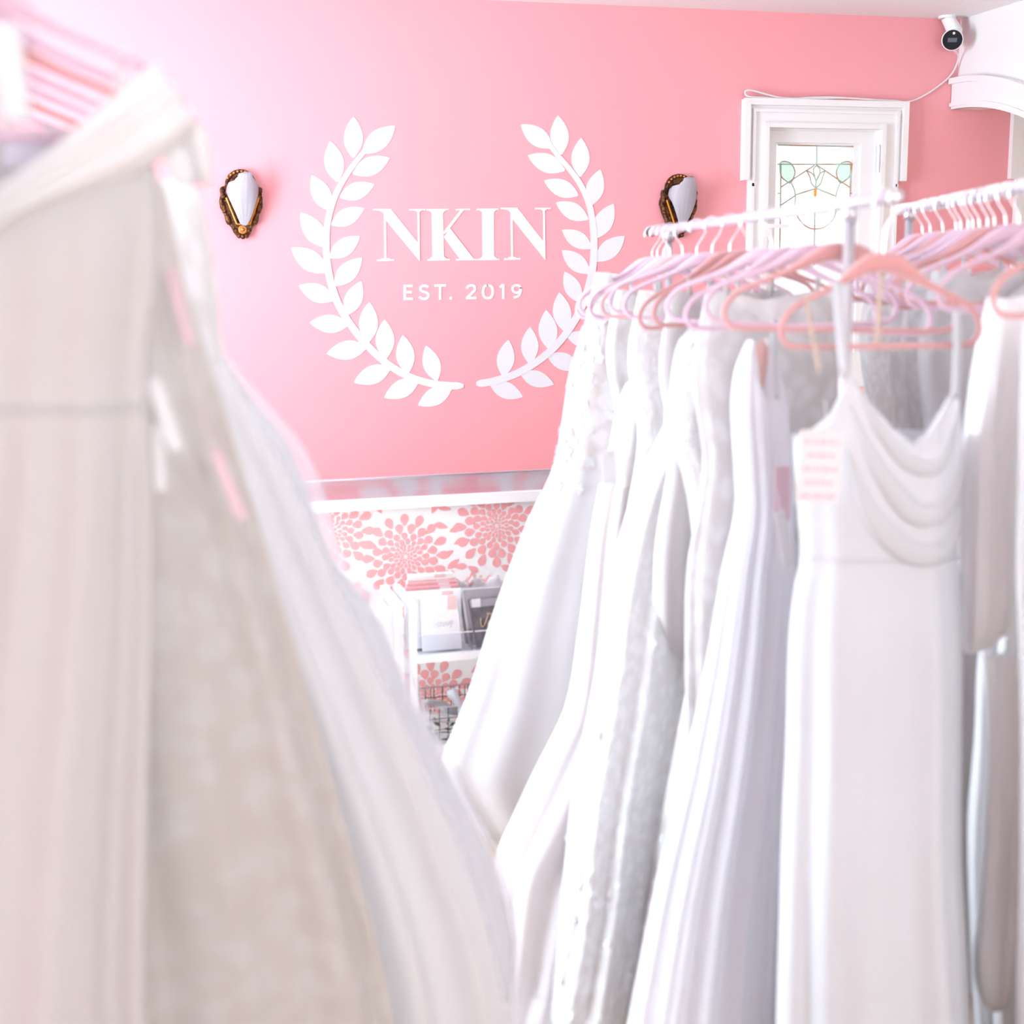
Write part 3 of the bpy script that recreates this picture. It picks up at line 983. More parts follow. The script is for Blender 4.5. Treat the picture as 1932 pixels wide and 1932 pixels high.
cl = W(454, 384); cr = W(1277, 393)
sconce(cl[0], cl[2], 'ornate bronze wall lamp with frosted fan shade left of the wreath')
sconce(cr[0], cl[2] - .004, 'ornate bronze wall lamp with frosted fan shade beside the leaded window')

# ------------------------------------------------------------------ security camera and its cable
cc = W(1797, 75, .14)
ax = (CAM + np.array([-.25, 0, -.55]) - cc); ax = ax / np.linalg.norm(ax)
sec = empty('security_camera', cc, 'small white security camera with black face high in the corner', 'camera')
b = MB(); b.lathe([(.030, -.085), (.040, -.075), (.046, -.03), (.050, 0), (.050, .004), (.046, .006)], cc, ax, 32); b.put('housing', m_camera_white, sec, True)
b = MB(); b.lathe([(.0455, .004), (.0455, .0075)], cc, ax, 32); b.put('face', m_camera_black, sec)
e1 = np.cross(ax, [0, 0, 1]); e1 /= np.linalg.norm(e1); e2 = np.cross(e1, ax)
if e2[2] < 0: e2 = -e2
if np.dot(e1, RT) < 0: e1 = -e1
q = cc + ax * .0075
b = MB(); b.prism([q + e1 * x + e2 * z for x, z in ((-.022, -.009), (.020, -.011), (.022, .008), (-.020, .010))], ax * .002); b.put('lens_window', m_camera_lens, sec)
b = MB(); b.lathe([(.006, 0), (.006, .002)], q + e2 * .030 + e1 * .006, ax, 12); b.put('indicator', m_spark, sec)
b = MB(); b.tube([cc - ax * .05, cc - ax * .075 + np.array([.01, .0, .03]), np.array([cc[0] + .01, cc[1] + .07, CEIL - .004])], [.036, .036, .03], 16); b.lathe([(.04, 0), (.04, .012)], (cc[0] + .01, cc[1] + .07, CEIL - .012), (0, 0, 1), 20); b.put('mount', m_camera_white, sec)
cp = [cc - ax * .03 - np.array([0, 0, .045]), W(1808, 104, .05), W(1804, 124, .02), W(1790, 146, .012), W(1760, 170, .012), W(1730, 187, .012), W(1708, 192, .02)] + \
     [W(px, py, .034) for px, py in ((1690, 190), (1640, 188), (1580, 184), (1530, 184), (1480, 187), (1440, 184), (1418, 183), (1408, 180), (1406, 173), (1412, 170), (1425, 172), (1450, 179), (1480, 185), (1540, 186), (1600, 185), (1660, 189))]
b = MB(); b.tube(smooth_path(cp, 6), .0042, 8); tag(b.put('power_cable', m_cable, None, True), 'thin white cable looping from the corner camera along the window top', 'cable')

# ------------------------------------------------------------------ display counter with the floral front
cy0 = 4.45
H = on_y(800, 938, cy0)[2]
cyb = on_z(800, 897, H)[1]
#                       # front face
cx0, cx1 = -1.3, 2.1
ctr = empty('display_counter', ((cx0 + cx1) / 2, cy0, 0), 'low glass-topped display counter with floral papered front under the wreath', 'counter')
b = MB(); b.box((cx0, cy0 + .01, 0), (cx1, cy0 + .03, H - .035)); b.put('front_panel', m_paper_white, ctr)
b = MB(); b.box((cx0, cy0 + .03, 0), (cx0 + .02, cyb - .018, H - .035)); b.put('side_panel', m_counter_white, ctr)
b = MB(); b.box((cx1 - .02, cy0 + .03, 0), (cx1, cyb - .018, H - .035)); b.put('side_panel', m_counter_white, ctr)
b = MB(); b.box((cx0 + .02, cy0 + .03, H - .16), (cx1 - .02, cyb - .018, H - .145)); b.put('display_floor', m_paper_white, ctr)
b = MB(); b.box((cx0, cy0 - .012, H - .032), (cx1, cy0 + .012, H + .003)); b.put('edge_rail', m_trim, ctr)
b = MB(); b.box((cx0, cy0 + .012, H - .008), (cx1, cyb - .018, H)); b.put('glass_top', pane_mat('counter_glass', (.95, .95, .95), 1.75, .10), ctr)
b = MB(); b.box((cx0, cyb - .018, 0), (cx1, cyb, H - .05)); b.put('back_panel', m_tagpink, ctr)
b = MB(); b.box((cx0, cyb - .018, H - .05), (cx1, cyb, H + .003)); b.put('back_rail', m_post, ctr)
p = on_z(758, 912, H)
b = MB(); b.box((p[0] - .014, cyb - .045, H - .03), (p[0] + .014, cyb - .018, H - .008)); b.put('bracket', m_post, ctr)
# things lying inside the case
fx = on_z(790, 925, H)[0]
b = MB(); b.prism([(fx - .05, cy0 + .06, H - .1445), (fx - .02, cyb - .06, H - .1445), (fx + .16, cyb - .04, H - .1445), (fx + .12, cy0 + .07, H - .1445)], (0, 0, .006)); tag(b.put('card_folder', m_coral_velvet), 'coral card folder lying inside the glass counter', 'folder')
g0 = np.array([on_z(975, 922, H)[0], cy0 + .16, H - .1445])
b = MB(); b.tube(smooth_path([g0 + np.array([.02 * math.cos(a) + .009 * a, .015 * math.sin(a), .0025]) for a in np.linspace(0, 12, 20)], 4), .0022, 6)
tag(b.put('gold_hairpin', m_gold, None, True), 'twisted gold hairpin inside the glass counter', 'hairpin')


# floral print: dahlia heads of drop-shaped petals
def petal(b, cx, cz, ang, r0, ln, wd, yy):
    c, s = math.cos(ang), math.sin(ang)
    pts = []
    prof = [(0, .14), (.18, .52), (.42, .9), (.66, 1.0), (.84, .74), (.95, .34)]
    for t, w in prof: pts.append((r0 + ln * t, w * wd / 2))
    pts.append((r0 + ln, 0))
    pts += [(r0 + ln * t, -w * wd / 2) for t, w in reversed(prof)]
    poly = [(cx + x * c - z * s, yy, cz + x * s + z * c) for x, z in pts]
    poly = [(min(max(px_, cx0 + .005), cx1 - .005), y_, min(max(pz_, .01), H - .036)) for px_, y_, pz_ in poly]
    n = len(b.v)
    b.v += [np.array(p) for p in poly]
    b.f.append(tuple(range(n, n + len(poly))))


pr = MB()
fy = cy0 + .0095
def fl_at(px, py):
    p = on_y(px, py, cy0 + .01); return p[0], p[2]
heads = [fl_at(765, 1050), fl_at(937, 992), fl_at(622, 1003), fl_at(812, 1322), fl_at(1075, 1120), fl_at(560, 1210), fl_at(985, 1270)]
prng = random.Random(3)
for hx2 in np.arange(cx0 + .2, cx1, .36):
    for hz2 in (.16, .46, .74):
        q2 = (hx2 + (.17 if hz2 == .46 else 0), hz2)
        if all(math.hypot(q2[0] - o[0], q2[1] - o[1]) > .3 for o in heads): heads.append(q2)
HR = .135
for (hx_, hz_) in heads:
    r, ring = .006, 0
    while r < HR:
        cnt = 9 if ring < 2 else 16
        ln = (.011 if ring < 2 else .34 * r + .009)
        wd = 2 * math.pi * (r + ln * .62) / cnt * .80
        for k in range(cnt):
            petal(pr, hx_, hz_, 2 * math.pi * (k + .5 * (ring % 2)) / cnt + prng.uniform(-.04, .04), r + prng.uniform(-.001, .001), ln * prng.uniform(.9, 1.06), min(wd * prng.uniform(.9, 1.02), .03), fy - prng.uniform(0, .0006))
        r += ln * (.85 if ring < 2 else .78)
        ring += 1
    for r in (HR + .035, HR + .085):
        cnt = 17 if r < HR + .05 else 20
        for k in range(cnt):
            a = 2 * math.pi * (k + prng.uniform(.2, .8)) / cnt
            px_, pz_ = hx_ + r * math.cos(a), hz_ + r * math.sin(a)
            if any(math.hypot(px_ - o[0], pz_ - o[1]) < HR + .012 + (r - HR) * .25 for o in heads if o != (hx_, hz_)): continue
            petal(pr, px_, pz_, a + prng.uniform(-.35, .35), 0, prng.uniform(.040, .052), .023, fy - prng.uniform(0, .0006))
fp = pr.put('floral_print', m_paper_pink, ctr)
fp['kind'] = 'stuff'

# ------------------------------------------------------------------ the white carts and what they hold
CY = 3.98
def C8(x, y): return 700 + x * .20704, 1050 + y * .20704        # measured on an enlarged view
pa = on_y(777, 1151, CY)                                         # top of the nearer cart's front post
zt = pa[2]
back = on_z(738, 1117, zt)
CD = back[1]
PW = .011


def cart(x0, x1, zs, zlow, label):
    root = empty('utility_cart', ((x0 + x1) / 2, (CY + CD) / 2, 0), label, 'cart')
    for x in (x0, x1):
        for yy in (CY, CD):
            b = MB(); b.box((x - PW, yy - PW, .05), (x + PW, yy + PW, zt)); b.put('post', m_cart, root)
        b = MB(); b.box((x - PW, CY - PW, zt), (x + PW, CD + PW, zt + .022)); b.put('top_rail', m_cart, root)
    for z in (zs, zlow):
        b = MB(); b.box((x0 + PW, CY - PW, z - .022), (x1 - PW, CY, z)); b.box((x0 + PW, CD, z - .022), (x1 - PW, CD + PW, z)); b.box((x0 + PW, CY, z - .018), (x1 - PW, CD, z - .010)); b.put('shelf', m_cart, root)
    for x in (x0, x1):
        for yy in (CY, CD):
            b = MB(); b.lathe([(.004, -.012), (.024, -.012), (.025, 0), (.024, .012), (.004, .012)], (x, yy, .026), (1, 0, 0), 16); b.put('caster', m_rubber, root, True)
    return root


zs = on_y(786, 1237, CY)[2]
zlow = on_y(830, 1405, CY)[2]
cxa = pa[0]; cxb = pa[0] + .50
cart(cxa, cxb, zs, zlow, 'white metal cart with booklets and a wire basket in front of the counter')
xr2 = on_y(755, 1153, CY)[0] - .005
cart(xr2 - .46, xr2, zs, zlow, 'white metal cart half hidden behind the tulle skirt')
bx = on_y(700, 1190, CY + .1)
b = MB(); b.box((bx[0] - .10, CY + .06, zs), (bx[0] + .06, CY + .2, zs + .11)); b.box((bx[0] - .105, CY + .055, zs + .085), (bx[0] + .065, CY + .205, zs + .118)); tag(b.put('gift_box', m_white_book), 'white lidded box on the cart behind the tulle', 'box')


def slab(name, corners, Yf, th, m, label, cat, group=None, lean=0.0):
    """upright card or booklet: px corners bottom-left, bottom-right, top-right, top-left on a plane leaning back"""
    n = np.array([0, 1, -lean]); n = n / np.linalg.norm(n)
    z0 = zs + .002
    P0 = np.array([0, Yf, z0])
    pts = [on_plane(x, y, P0, n) for x, y in corners]
    b = MB(); b.prism(pts, n * th)
    root = tag(b.put(name, m), label, cat, group)
    return root, (lambda x, y, o=0.0006: on_plane(x, y, P0 - n * o, n)), n


bk, Q, bn = slab('booklet', [(798, 1229), (872, 1223), (861, 1122), (793, 1125)], CY + .045, .006, m_white_book, 'white booklet with a rose label, foremost on the cart shelf', 'booklet', lean=.12)
b = MB(); b.prism([Q(844, 1150), Q(862, 1149), Q(860, 1123), Q(844, 1123.5)], -bn * .0004); b.put('label_sticker', m_rose_label, bk)
for pts in ([(816, 1164), (818, 1178), (815, 1187)], [(823, 1178), (829, 1172), (832, 1180), (826, 1182), (824, 1177)], [(834, 1173), (837, 1181), (841, 1173), (845, 1180), (849, 1171)], [(850, 1184), (853, 1170), (848, 1176), (855, 1175)], [(824, 1160), (833, 1160)]):
    b = MB(); b.tube([Q(x, y, .001) for x, y in sp(pts, 4)], .0009, 5); b.put('script_lettering', m_ink_grey, bk, True)
xl_, xr_ = on_y(786, 1200, CY + .08)[0], on_y(876, 1200, CY + .08)[0]
for i, (dy, m_, dz, lab) in enumerate(((.075, m_white_book, .005, 'plain white booklet directly behind the foremost white booklet'),
                                  (.105, m_pink_book, .012, 'dusty pink booklet standing behind the white booklets'),
                                  (.125, m_pink_book, .020, 'dusty pink booklet, second of the pink pair on the cart'),
                                  (.155, m_rose_label, .024, 'pale rose booklet behind the dusty pink ones'),
                                  (.185, m_white_book, .034, 'tall white booklet at the back of the cart shelf'))):
    b = MB(); b.box((xl_ - .035 + .008 * i, CY + dy, zs), (xr_ - .01, CY + dy + .012, zs + .175 + dz)); o = tag(b.put('booklet', m_), lab, 'booklet')
    b = MB(); b.box((xr_ - .07, CY + dy - .0008, zs + .135 + dz), (xr_ - .035, CY + dy, zs + .172 + dz)); b.put('label_sticker', m_tagcard if m_ is not m_white_book else m_rose_label, o)
gk, Q, bn = slab('booklet', [(900, 1222), (965, 1216), (958, 1124), (884, 1132)], CY + .045, .006, m_grey_book, 'charcoal booklet with gold script beside the white booklets', 'booklet', lean=.12)
b = MB(); b.prism([Q(888, 1147), Q(960, 1139), Q(958, 1124.5), Q(885, 1132.5)], -bn * .0004); b.put('cover_band', m_grey_book_lt, gk)
b = MB(); b.prism([Q(891, 1146, .0012), Q(907, 1145, .0012), Q(906, 1129, .0012), Q(889, 1131, .0012)], -bn * .0006); b.put('label_sticker', m_tagcard, gk)
for pts in ([(907, 1166), (908, 1180), (912, 1182), (917, 1172), (921, 1160)], [(921, 1176), (924, 1171), (927, 1175), (923, 1180), (920, 1176)], [(929, 1172), (931, 1179), (936, 1172), (941, 1178)], [(919, 1157), (921, 1159), (923, 1156), (925, 1159), (928, 1157)]):
    b = MB(); b.tube([Q(x, y, .0015) for x, y in sp(pts, 4)], .0012, 5); b.put('gold_lettering', m_gold, gk, True)
gx_ = on_y(893, 1200, CY + .07)[0]
for i in range(3):
    b = MB(); b.prism([(gx_ - .008 - .007 * i, CY + .055 + .012 * i, zs + .002), (gx_ + .11, CY + .055 + .012 * i, zs + .002), (gx_ + .09, CY + .075 + .012 * i, zs + .176), (gx_ - .028 - .006 * i, CY + .075 + .012 * i, zs + .176)], (0, .004, 0))
    tag(b.put('booklet', m_grey_book_lt if i != 1 else m_white_book), ORD[i] + ' thin sleeved booklet stacked behind the charcoal one', 'booklet', 'sleeved booklets behind the charcoal one')
for k_, (xa_, xb_) in enumerate(((cxa + .02, xr_ + .012), (xr_ + .018, cxb - .02))):
    root = empty('acrylic_tray', ((xa_ + xb_) / 2, CY + .03, zs), ('clear acrylic tray around the white and pink booklets', 'clear acrylic tray around the charcoal booklets')[k_], 'tray')
    b = MB(); b.box((xa_, CY + .012, zs), (xb_, CY + .015, zs + .058)); b.put('front_lip', m_acrylic, root)
    b = MB(); b.box((xa_, CY + .0115, zs + .057), (xb_, CY + .0155, zs + .0595)); b.put('polished_edge', m_trim, root)
    b = MB(); b.box((xb_ - .003, CY + .015, zs), (xb_, CY + .22, zs + .058)); b.put('side_lip', m_acrylic, root)
# hair vine of pink crystals on copper wire, over a folded white veil
vz = zs + .19
vroot = empty('hair_vine', (xr_ + .03, CY + .24, vz), 'pink crystal and copper wire hair vine above the booklets', 'hair vine')
vr = random.Random(7)
wire = MB()
stems = [on_y(x, y, CY + .25) for x, y in ((848, 1092), (862, 1108), (880, 1106), (893, 1110), (905, 1108), (918, 1115), (850, 1112))]
for p in stems:
    for k_ in range(7):
        q_ = p + np.array([vr.uniform(-.03, .03), vr.uniform(-.03, .03), vr.uniform(-.012, .028)])
        wire.tube(smooth_path([p + np.array([0, 0, -.03]), (p + q_) / 2 + np.array([vr.uniform(-.01, .01), 0, .004]), q_], 3), .0011, 5)
        c_ = MB()
        e = np.array([vr.uniform(-1, 1), vr.uniform(-.4, .4), vr.uniform(-.3, 1)]); e = e / np.linalg.norm(e); s_ = np.cross(e, [0, 1, 0]); s_ = s_ / (np.linalg.norm(s_) + 1e-6); l_ = vr.uniform(.010, .018)
        c_.prism([q_, q_ + e * l_ * .5 + s_ * l_ * .42, q_ + e * l_, q_ + e * l_ * .5 - s_ * l_ * .42], (0, .004, 0))
        c_.put('crystal_petal', m_crystal, vroot)
wire.tube(smooth_path([p + np.array([0, 0, -.02]) for p in sorted(stems, key=lambda q: q[0])], 4), .0016, 6)
wire.put('copper_wire', m_copper, vroot, True)
V, Fc = [], []
for i in range(9):
    for j in range(25):
        x_ = xr_ - .01 + .23 * j / 24; y_ = CY + .215 + .06 * i / 8
        V.append((x_, y_, zs + .012 + .172 * math.sin(math.pi * (i + .6) / 9.2) * (.9 + .06 * math.sin(j * .9) + .04 * math.sin(j * 2.1 + i))))
for i in range(8):
    for j in range(24):
        a = i * 25 + j; Fc.append((a, a + 1, a + 26, a + 25))
tag(put('folded_veil', V, Fc, m_chiffon, None, True), 'folded white veil behind the charcoal booklets', 'veil')
# wire basket
bz1 = on_y(790, 1338, CY + .02)[2]; bz0 = bz1 - .10
bx0, bx1, by0, by1 = cxa + .025, cxb - .25, CY + .015, on_z(790, 1297, bz1)[1]
by1 = min(by1, CD - .02)
bz_back = bz1 + .0
bas = empty('wire_basket', ((bx0 + bx1) / 2, (by0 + by1) / 2, bz0), 'dark wire basket of satin pieces under the booklet shelf', 'basket')
rim = [(bx0, by0), (bx1, by0), (bx1, by1), (bx0, by1)]
for z in (bz1, bz1 - .035, bz1 - .07, bz0):
    b = MB(); b.tube([(x, y, z) for x, y in rim] + [(rim[0][0], rim[0][1], z)], .0022 if z == bz1 else .0013, 6); b.put('hoop_wire', m_post if z == bz1 else m_wire, bas)
nx = 8
for i in range(nx + 1):
    x_ = bx0 + (bx1 - bx0) * i / nx
    b = MB(); b.tube([(x_, by0, bz1), (x_, by0, bz0), (x_, by1, bz0), (x_, by1, bz1)], .0013, 6); b.put('upright_wire', m_wire, bas)
for i in range(1, 8):
    y_ = by0 + (by1 - by0) * i / 8
    b = MB(); b.tube([(bx0, y_, bz1), (bx0, y_, bz0), (bx1, y_, bz0), (bx1, y_, bz1)], .0013, 6); b.put('upright_wire', m_wire, bas)
# taller wire hoop frame standing at the back of the basket
hz0 = on_y(790, 1300, by1)[2]
b = MB(); b.tube(smooth_path([(bx0, by1 + .005, bz0), (bx0, by1 + .005, hz0 - .01), (bx0 + .015, by1 + .005, hz0), ((bx0 + bx1) / 2, by1 + .005, hz0), (bx1 - .015, by1 + .005, hz0), (bx1, by1 + .005, hz0 - .01), (bx1, by1 + .005, bz0)], 4), .0018, 6)
for i in range(1, 6):
    x_ = bx0 + (bx1 - bx0) * i / 6
    b.tube([(x_, by1 + .005, bz0), (x_, by1 + .005, hz0)], .0012, 6)
b.put('back_frame', m_wire, bas)
# satin bows in the basket
def satin_piece(pts, w, label, m):
    P = smooth_path([np.array(p, float) for p in pts], 6)
    L, Rr = [], []
    for i, p in enumerate(P):
        t = P[min(i + 1, len(P) - 1)] - P[max(i - 1, 0)]
        sd = np.cross(t, [0, .6, .8]); sd = sd / np.linalg.norm(sd)
        L.append(p - sd * w / 2 * (1 + .2 * math.sin(i * .8))); Rr.append(p + sd * w / 2)
    b = MB(); b.strip(L, Rr, (0, .003, .004))
    return tag(b.put('satin_sash', m, None, True), label, 'sash')
zb_ = bz1 - .05
satin_piece([(bx0 + .02, by0 + .05, bz1 + .005), (bx0 + .07, by0 + .06, bz1 - .01), (bx0 + .12, by0 + .08, zb_), (bx0 + .17, by0 + .1, zb_ + .005)], .04, 'white satin sash curling along the left of the wire basket', m_satin)
satin_piece([(bx0 + .11, by0 + .07, bz1 + .03), (bx0 + .125, by0 + .06, bz1 - .005), (bx0 + .15, by0 + .05, zb_), (bx0 + .19, by0 + .06, zb_ + .01), (bx0 + .215, by0 + .08, bz1 - .005)], .035, 'white satin bow knotted in the middle of the wire basket', m_crepe)
satin_piece([(bx0 + .02, by0 + .03, zb_ - .005), (bx0 + .1, by0 + .035, zb_ - .02), (bx0 + .2, by0 + .04, zb_ - .012)], .045, 'lavender satin sash lying low in the wire basket', m_lavender)
# printed cloth on the bottom shelf
cz = zlow
pp = [on_y(x, y, CY + .035) for x, y in ((796, 1345), (905, 1362), (905, 1402), (796, 1402))]
b = MB(); b.prism(pp, (0, .03, 0))
ps = tag(b.put('printed_pouch', m_white_book), 'white pouch printed with green leaves and black script under the basket', 'pouch')
def prnt(poly, m, nm='printed_leaf'):
    bb = MB(); bb.prism([on_y(x, y, CY + .0345) for x, y in poly], (0, .0004, 0)); bb.put(nm, m, ps)
for (x, y, a, l) in ((824, 1368, -1.9, 16), (832, 1370, -2.6, 18), (818, 1374, 3.3, 14), (838, 1374, .2, 14), (843, 1368, -1.2, 15), (848, 1371, -.7, 14), (828, 1380, 2.4, 12), (822, 1384, 2.8, 14), (852, 1366, -.3, 12)):
    c, s = math.cos(a), math.sin(a)
    prnt([(x, y), (x + c * l * .5 - s * l * .22, y + s * l * .5 + c * l * .22), (x + c * l, y + s * l), (x + c * l * .5 + s * l * .22, y + s * l * .5 - c * l * .22)], m_leaf_green)
for yy in (1381, 1395):
    x = 829
    while x < 858:
        w_ = vr.uniform(2, 5); prnt([(x, yy + vr.uniform(-1, 1)), (x + w_, yy - 1 + vr.uniform(-1, 1)), (x + w_, yy + 1.6), (x, yy + 2)], m_ink_black, 'script_mark'); x += w_ + 1.2

# ------------------------------------------------------------------ garment racks
def rack(name, A, Bp, u, label, wrap=False, post_t=(.06, .86), lat=.24, low=.10, rail_m=None):
    root = empty(name, ((A + Bp) / 2) * np.array([1, 1, 0]), label, 'rack')
    rail_m = rail_m or m_rack
    b = MB(); b.tube([A, Bp], .0112, 16); b.put('rail', rail_m, root, True)
    d = (Bp - A); ln = np.linalg.norm(d); d = d / ln
    if wrap:
        b = MB(); e = np.cross(d, [0, 0, 1]); e /= np.linalg.norm(e); up = np.cross(e, d)
        npts = int(ln / .0045)
        b.tube([A + d * ln * i / npts + (e * math.cos(i * .62) + up * math.sin(i * .62)) * .0112 for i in range(npts + 1)], .0052, 6, flat=.5)
        b.put('ribbon_wrap', m_ribbon, root, True)
    for q, sgn in ((A, -1), (Bp, 1)):
        b = MB(); b.lathe([(.0135, -.012), (.0145, 0), (.013, .006), (.004, .009)], q, d * sgn, 16); b.put('end_cap', m_plastic_cap if (wrap and sgn < 0) else (m_post if sgn > 0 else m_rubber), root, True)
    for t in post_t:
        q = A + (Bp - A) * t
        b = MB(); b.tube([(q[0], q[1], .09), (q[0], q[1], q[2] - .008)], .0105, 14); b.put('post', m_post, root, True)
        b = MB(); b.tube([q - np.array([0, 0, .03]), q - np.array([0, 0, .004])], .0145, 14); b.put('rail_bracket', m_post, root, True)
        f0, f1 = np.array([q[0], q[1], .08]) - u * lat, np.array([q[0], q[1], .08]) + u * lat
        b = MB(); b.tube([f0, f1], .0105, 12); b.put('foot', m_post, root, True)
        for fpt in (f0, f1):
            b = MB(); b.lathe([(.004, -.011), (.028, -.011), (.030, 0), (.028, .011), (.004, .011)], fpt - np.array([0, 0, .049]), u, 18); b.put('caster', m_rubber, root, True)
    q0, q1 = A + (Bp - A) * post_t[0], A + (Bp - A) * post_t[1]
    b = MB(); b.tube([(q0[0], q0[1], .12), (q1[0], q1[1], .12)], .0095, 12); b.put('lower_rail', m_post, root, True)
    return root


_, tp1 = rail_at_px(rail1, 1262)
_, tp2 = rail_at_px(rail1, 1604)
rack('garment_rack', RAIL1_F, RAIL1_N, U1, 'steel garment rack with lilac-grey rail in front of the leaded window', post_t=(tp1, tp2))
_, tq1 = rail_at_px(rail2, 1716)
rack('garment_rack', RAIL2_F, RAIL2_N, U2, 'garment rack with white ribbon-wrapped rail at the right edge', wrap=True, post_t=(tq1, .93))
rack('garment_rack', left_rail(2.9), left_rail(1.15), U3, 'tall garment rack carrying the blurred gowns on the left', post_t=(.08, .78))

# ------------------------------------------------------------------ hangers and gowns, rack by the window
def V_neck(depth, edge=0.0):
    return lambda c: depth * np.clip(1 - np.abs(c) * 1.25, 0, 1) + edge * np.clip((np.abs(c) - .8) / .2, 0, 1)
def sweet(depth):
    return lambda c: depth * np.exp(-(c / .28) ** 2) + depth * .8 * np.clip((np.abs(c) - .62) / .38, 0, 1) ** 1.3


GR1 = 'hangers crowded on the lilac-grey rail'
hr = random.Random(11)
T1 = {'D1': .045, 'D2': .20, 'D3': .36, 'D4': .53, 'D5': .70, 'D6': .975}
others = [.01, .085, .125, .28, .445, .62, .79, .86]
rank1 = sorted(list(T1.values())[:-1] + others)
for i, t in enumerate(list(T1.values())[:-1] + others):
    u, n = turn(U1, N1, hr.uniform(-.10, .42))
    co = i in (1, 3, 9, 12)
    hanger(rail1(t), u, n, m_coral_velvet if co else m_mauve_velvet, ('coral' if co else 'mauve') + ' velvet hanger, ' + ORD[rank1.index(t)] + ' from the far end of the lilac-grey rail', GR1, width=hr.uniform(.41, .44), flip=hr.choice((1, 1, -1)), roll=hr.uniform(-.08, .08))
front_u, front_n = turn(U1, N1, .12)
hanger(rail1(T1['D6']), front_u, front_n, m_coral_velvet, 'coral velvet hanger at the near end of the rail holding the cowl-neck gown', width=.345, roll=.0, neck=.022)


def filler(B, u, n, mt, label, group, k, w=1.1, drop=.085, skirt=.2):
    O = np.array([B[0], B[1], 0.0]); za = B[2] - ZB
    rows = [(za - drop, za - drop, -.13 * w, .13 * w, .022, .002, 0), (za - .25, za - .25, -.155 * w, .155 * w, .034, .003, 0), (za - .45, za - .45, -.13 * w, .13 * w, .032, .004, 0),
            (za - .7, za - .7, -.16 * w, .16 * w, .04, .007, 0), (za - 1.2, za - 1.2, -skirt, skirt, .045, .01, 0), (.04, .04, -skirt * 1.15, skirt * 1.15, .05, .012, 0)]
    G, UV = loft(rows, u, n, O, N=64, m=34, k=7, seed=k, neck=V_neck(.08), neck_back=V_neck(.02))
    root = empty('wedding_gown', (B[0], B[1], 0), label, 'gown', group)
    grid_mesh('bodice', G, UV, mt[0], root, 0, 11); grid_mesh('skirt', G, UV, mt[1], root, 10, 34)
    for sx in (-.105, .105):
        p0 = O + u * sx + np.array([0, 0, za - .055]); p1 = O + u * sx * .95 + n * .012 + np.array([0, 0, za - drop - .03])
        strap(root, [p0 + n * .006, p1], .011, mt[0], n)
    return root


FG = 'gowns squeezed between the others on the lilac-grey rail'
for i, t in enumerate((.125, .28, .445, .62)):
    u, n = turn(U1, N1, hr.uniform(-.12, .12))
    filler(rail1(t), u, n, [(m_lace, m_lace), (m_lace_fine, m_lace_fine), (m_ivory, m_ivory), (m_lace, m_lace)][i], ('white lace gown with thin straps, second from the far end of the lilac-grey rail', 'white beaded gown, fourth from the far end of the lilac-grey rail', 'plain ivory slip gown, sixth from the far end of the lilac-grey rail', 'white lace gown with thin straps, eighth from the far end of the lilac-grey rail')[i], FG, 20 + i, skirt=.17)

# farthest gown: lace bodice, wide satin skirt swept to the left
B = rail1(T1['D1'])
g, G, UV = gown('wedding_gown', 'white gown with lace bodice and wide satin skirt, leftmost on the right-hand racks', B, U1, N1, [
    (514, 1124, 508, 1300, .03, .000, 0), (560, 1114, 552, 1300, .045, .001, 0), (610, 1104, 600, 1310, .06, .002, 0), (655, 1090, 650, 1312, .065, .003, 0), (700, 1076, 700, 1310, .07, .004, 0), (800, 1061, 800, 1300, .075, .005, 0),
    (880, 1046, 880, 1290, .08, .006, 0), (980, 999, 1000, 1300, .10, .008, 0), (1080, 960, 1100, 1305, .11, .009, 0), (1180, 925, 1200, 1310, .13, .010, 0),
    (1300, 888, 1320, 1325, .14, .012, 0), (1390, 852, 1420, 1330, .15, .012, 0), (1440, 835, 1500, 1335, .155, .013, 0), (1500, 862, 1560, 1338, .15, .013, 0), (1560, 900, 1610, 1340, .145, .012, 0), (1616, 932, 1640, 1342, .14, .012, 0)],
    [('bodice', m_lace, 0, .34), ('skirt', m_satin, .34, 1)], k=5, seed=5, neck=lambda c: .09 * np.clip((c + .75) / .3, 0, 1))
applique('lace_flowers', G, g, m_thread, [(.17, .40, 26, .07, .04), (.30, .44, 20, .05, .04)], seed=3)

# tulle gown over champagne
B = rail1(T1['D2'])
g, G, UV = gown('wedding_gown', 'white tulle gown over champagne lining, third from the far end of the lilac-grey rail', B, U1, N1, [
    (690, 1195, 690, 1330, .03, .0, 0), (765, 1166, 765, 1330, .055, .003, 0), (850, 1150, 850, 1320, .065, .004, 0), (1000, 1122, 1000, 1310, .075, .008, .02), (1200, 1098, 1200, 1310, .10, .012, .08),
    (1340, 1074, 1340, 1310, .12, .014, .16), (1450, 1022, 1450, 1300, .125, .013, .26), (1540, 980, 1540, 1240, .13, .014, .34), (1620, 946, 1620, 1180, .13, .014, .40), (1740, 936, 1740, 1120, .13, .014, .48), (1860, 926, 1860, 1085, .13, .014, .56), (2050, 915, 2050, 1070, .13, .014, .64)],
    [('bodice', m_lace, 0, .22), ('skirt', m_champagne, .22, 1)], k=8, seed=8, neck=sweet(.05))
G2 = G.copy(); cen = G2.mean(axis=1, keepdims=True)
G2[:, :, :] = cen + (G2 - cen) * np.array([1.05, 1.05, 1.0]) - N1 * 0.0
i0 = int(round(.22 * 63)); grid_mesh('tulle_overskirt', G2, UV, m_tulle, g, i0, 64)
strap(g, [on_plane(1243, 518, B, N1) + N1 * .01, on_plane(1236, 600, B, N1) + N1 * .02, on_plane(1222, 700, B, N1) + N1 * .035], .013, m_crepe, N1)

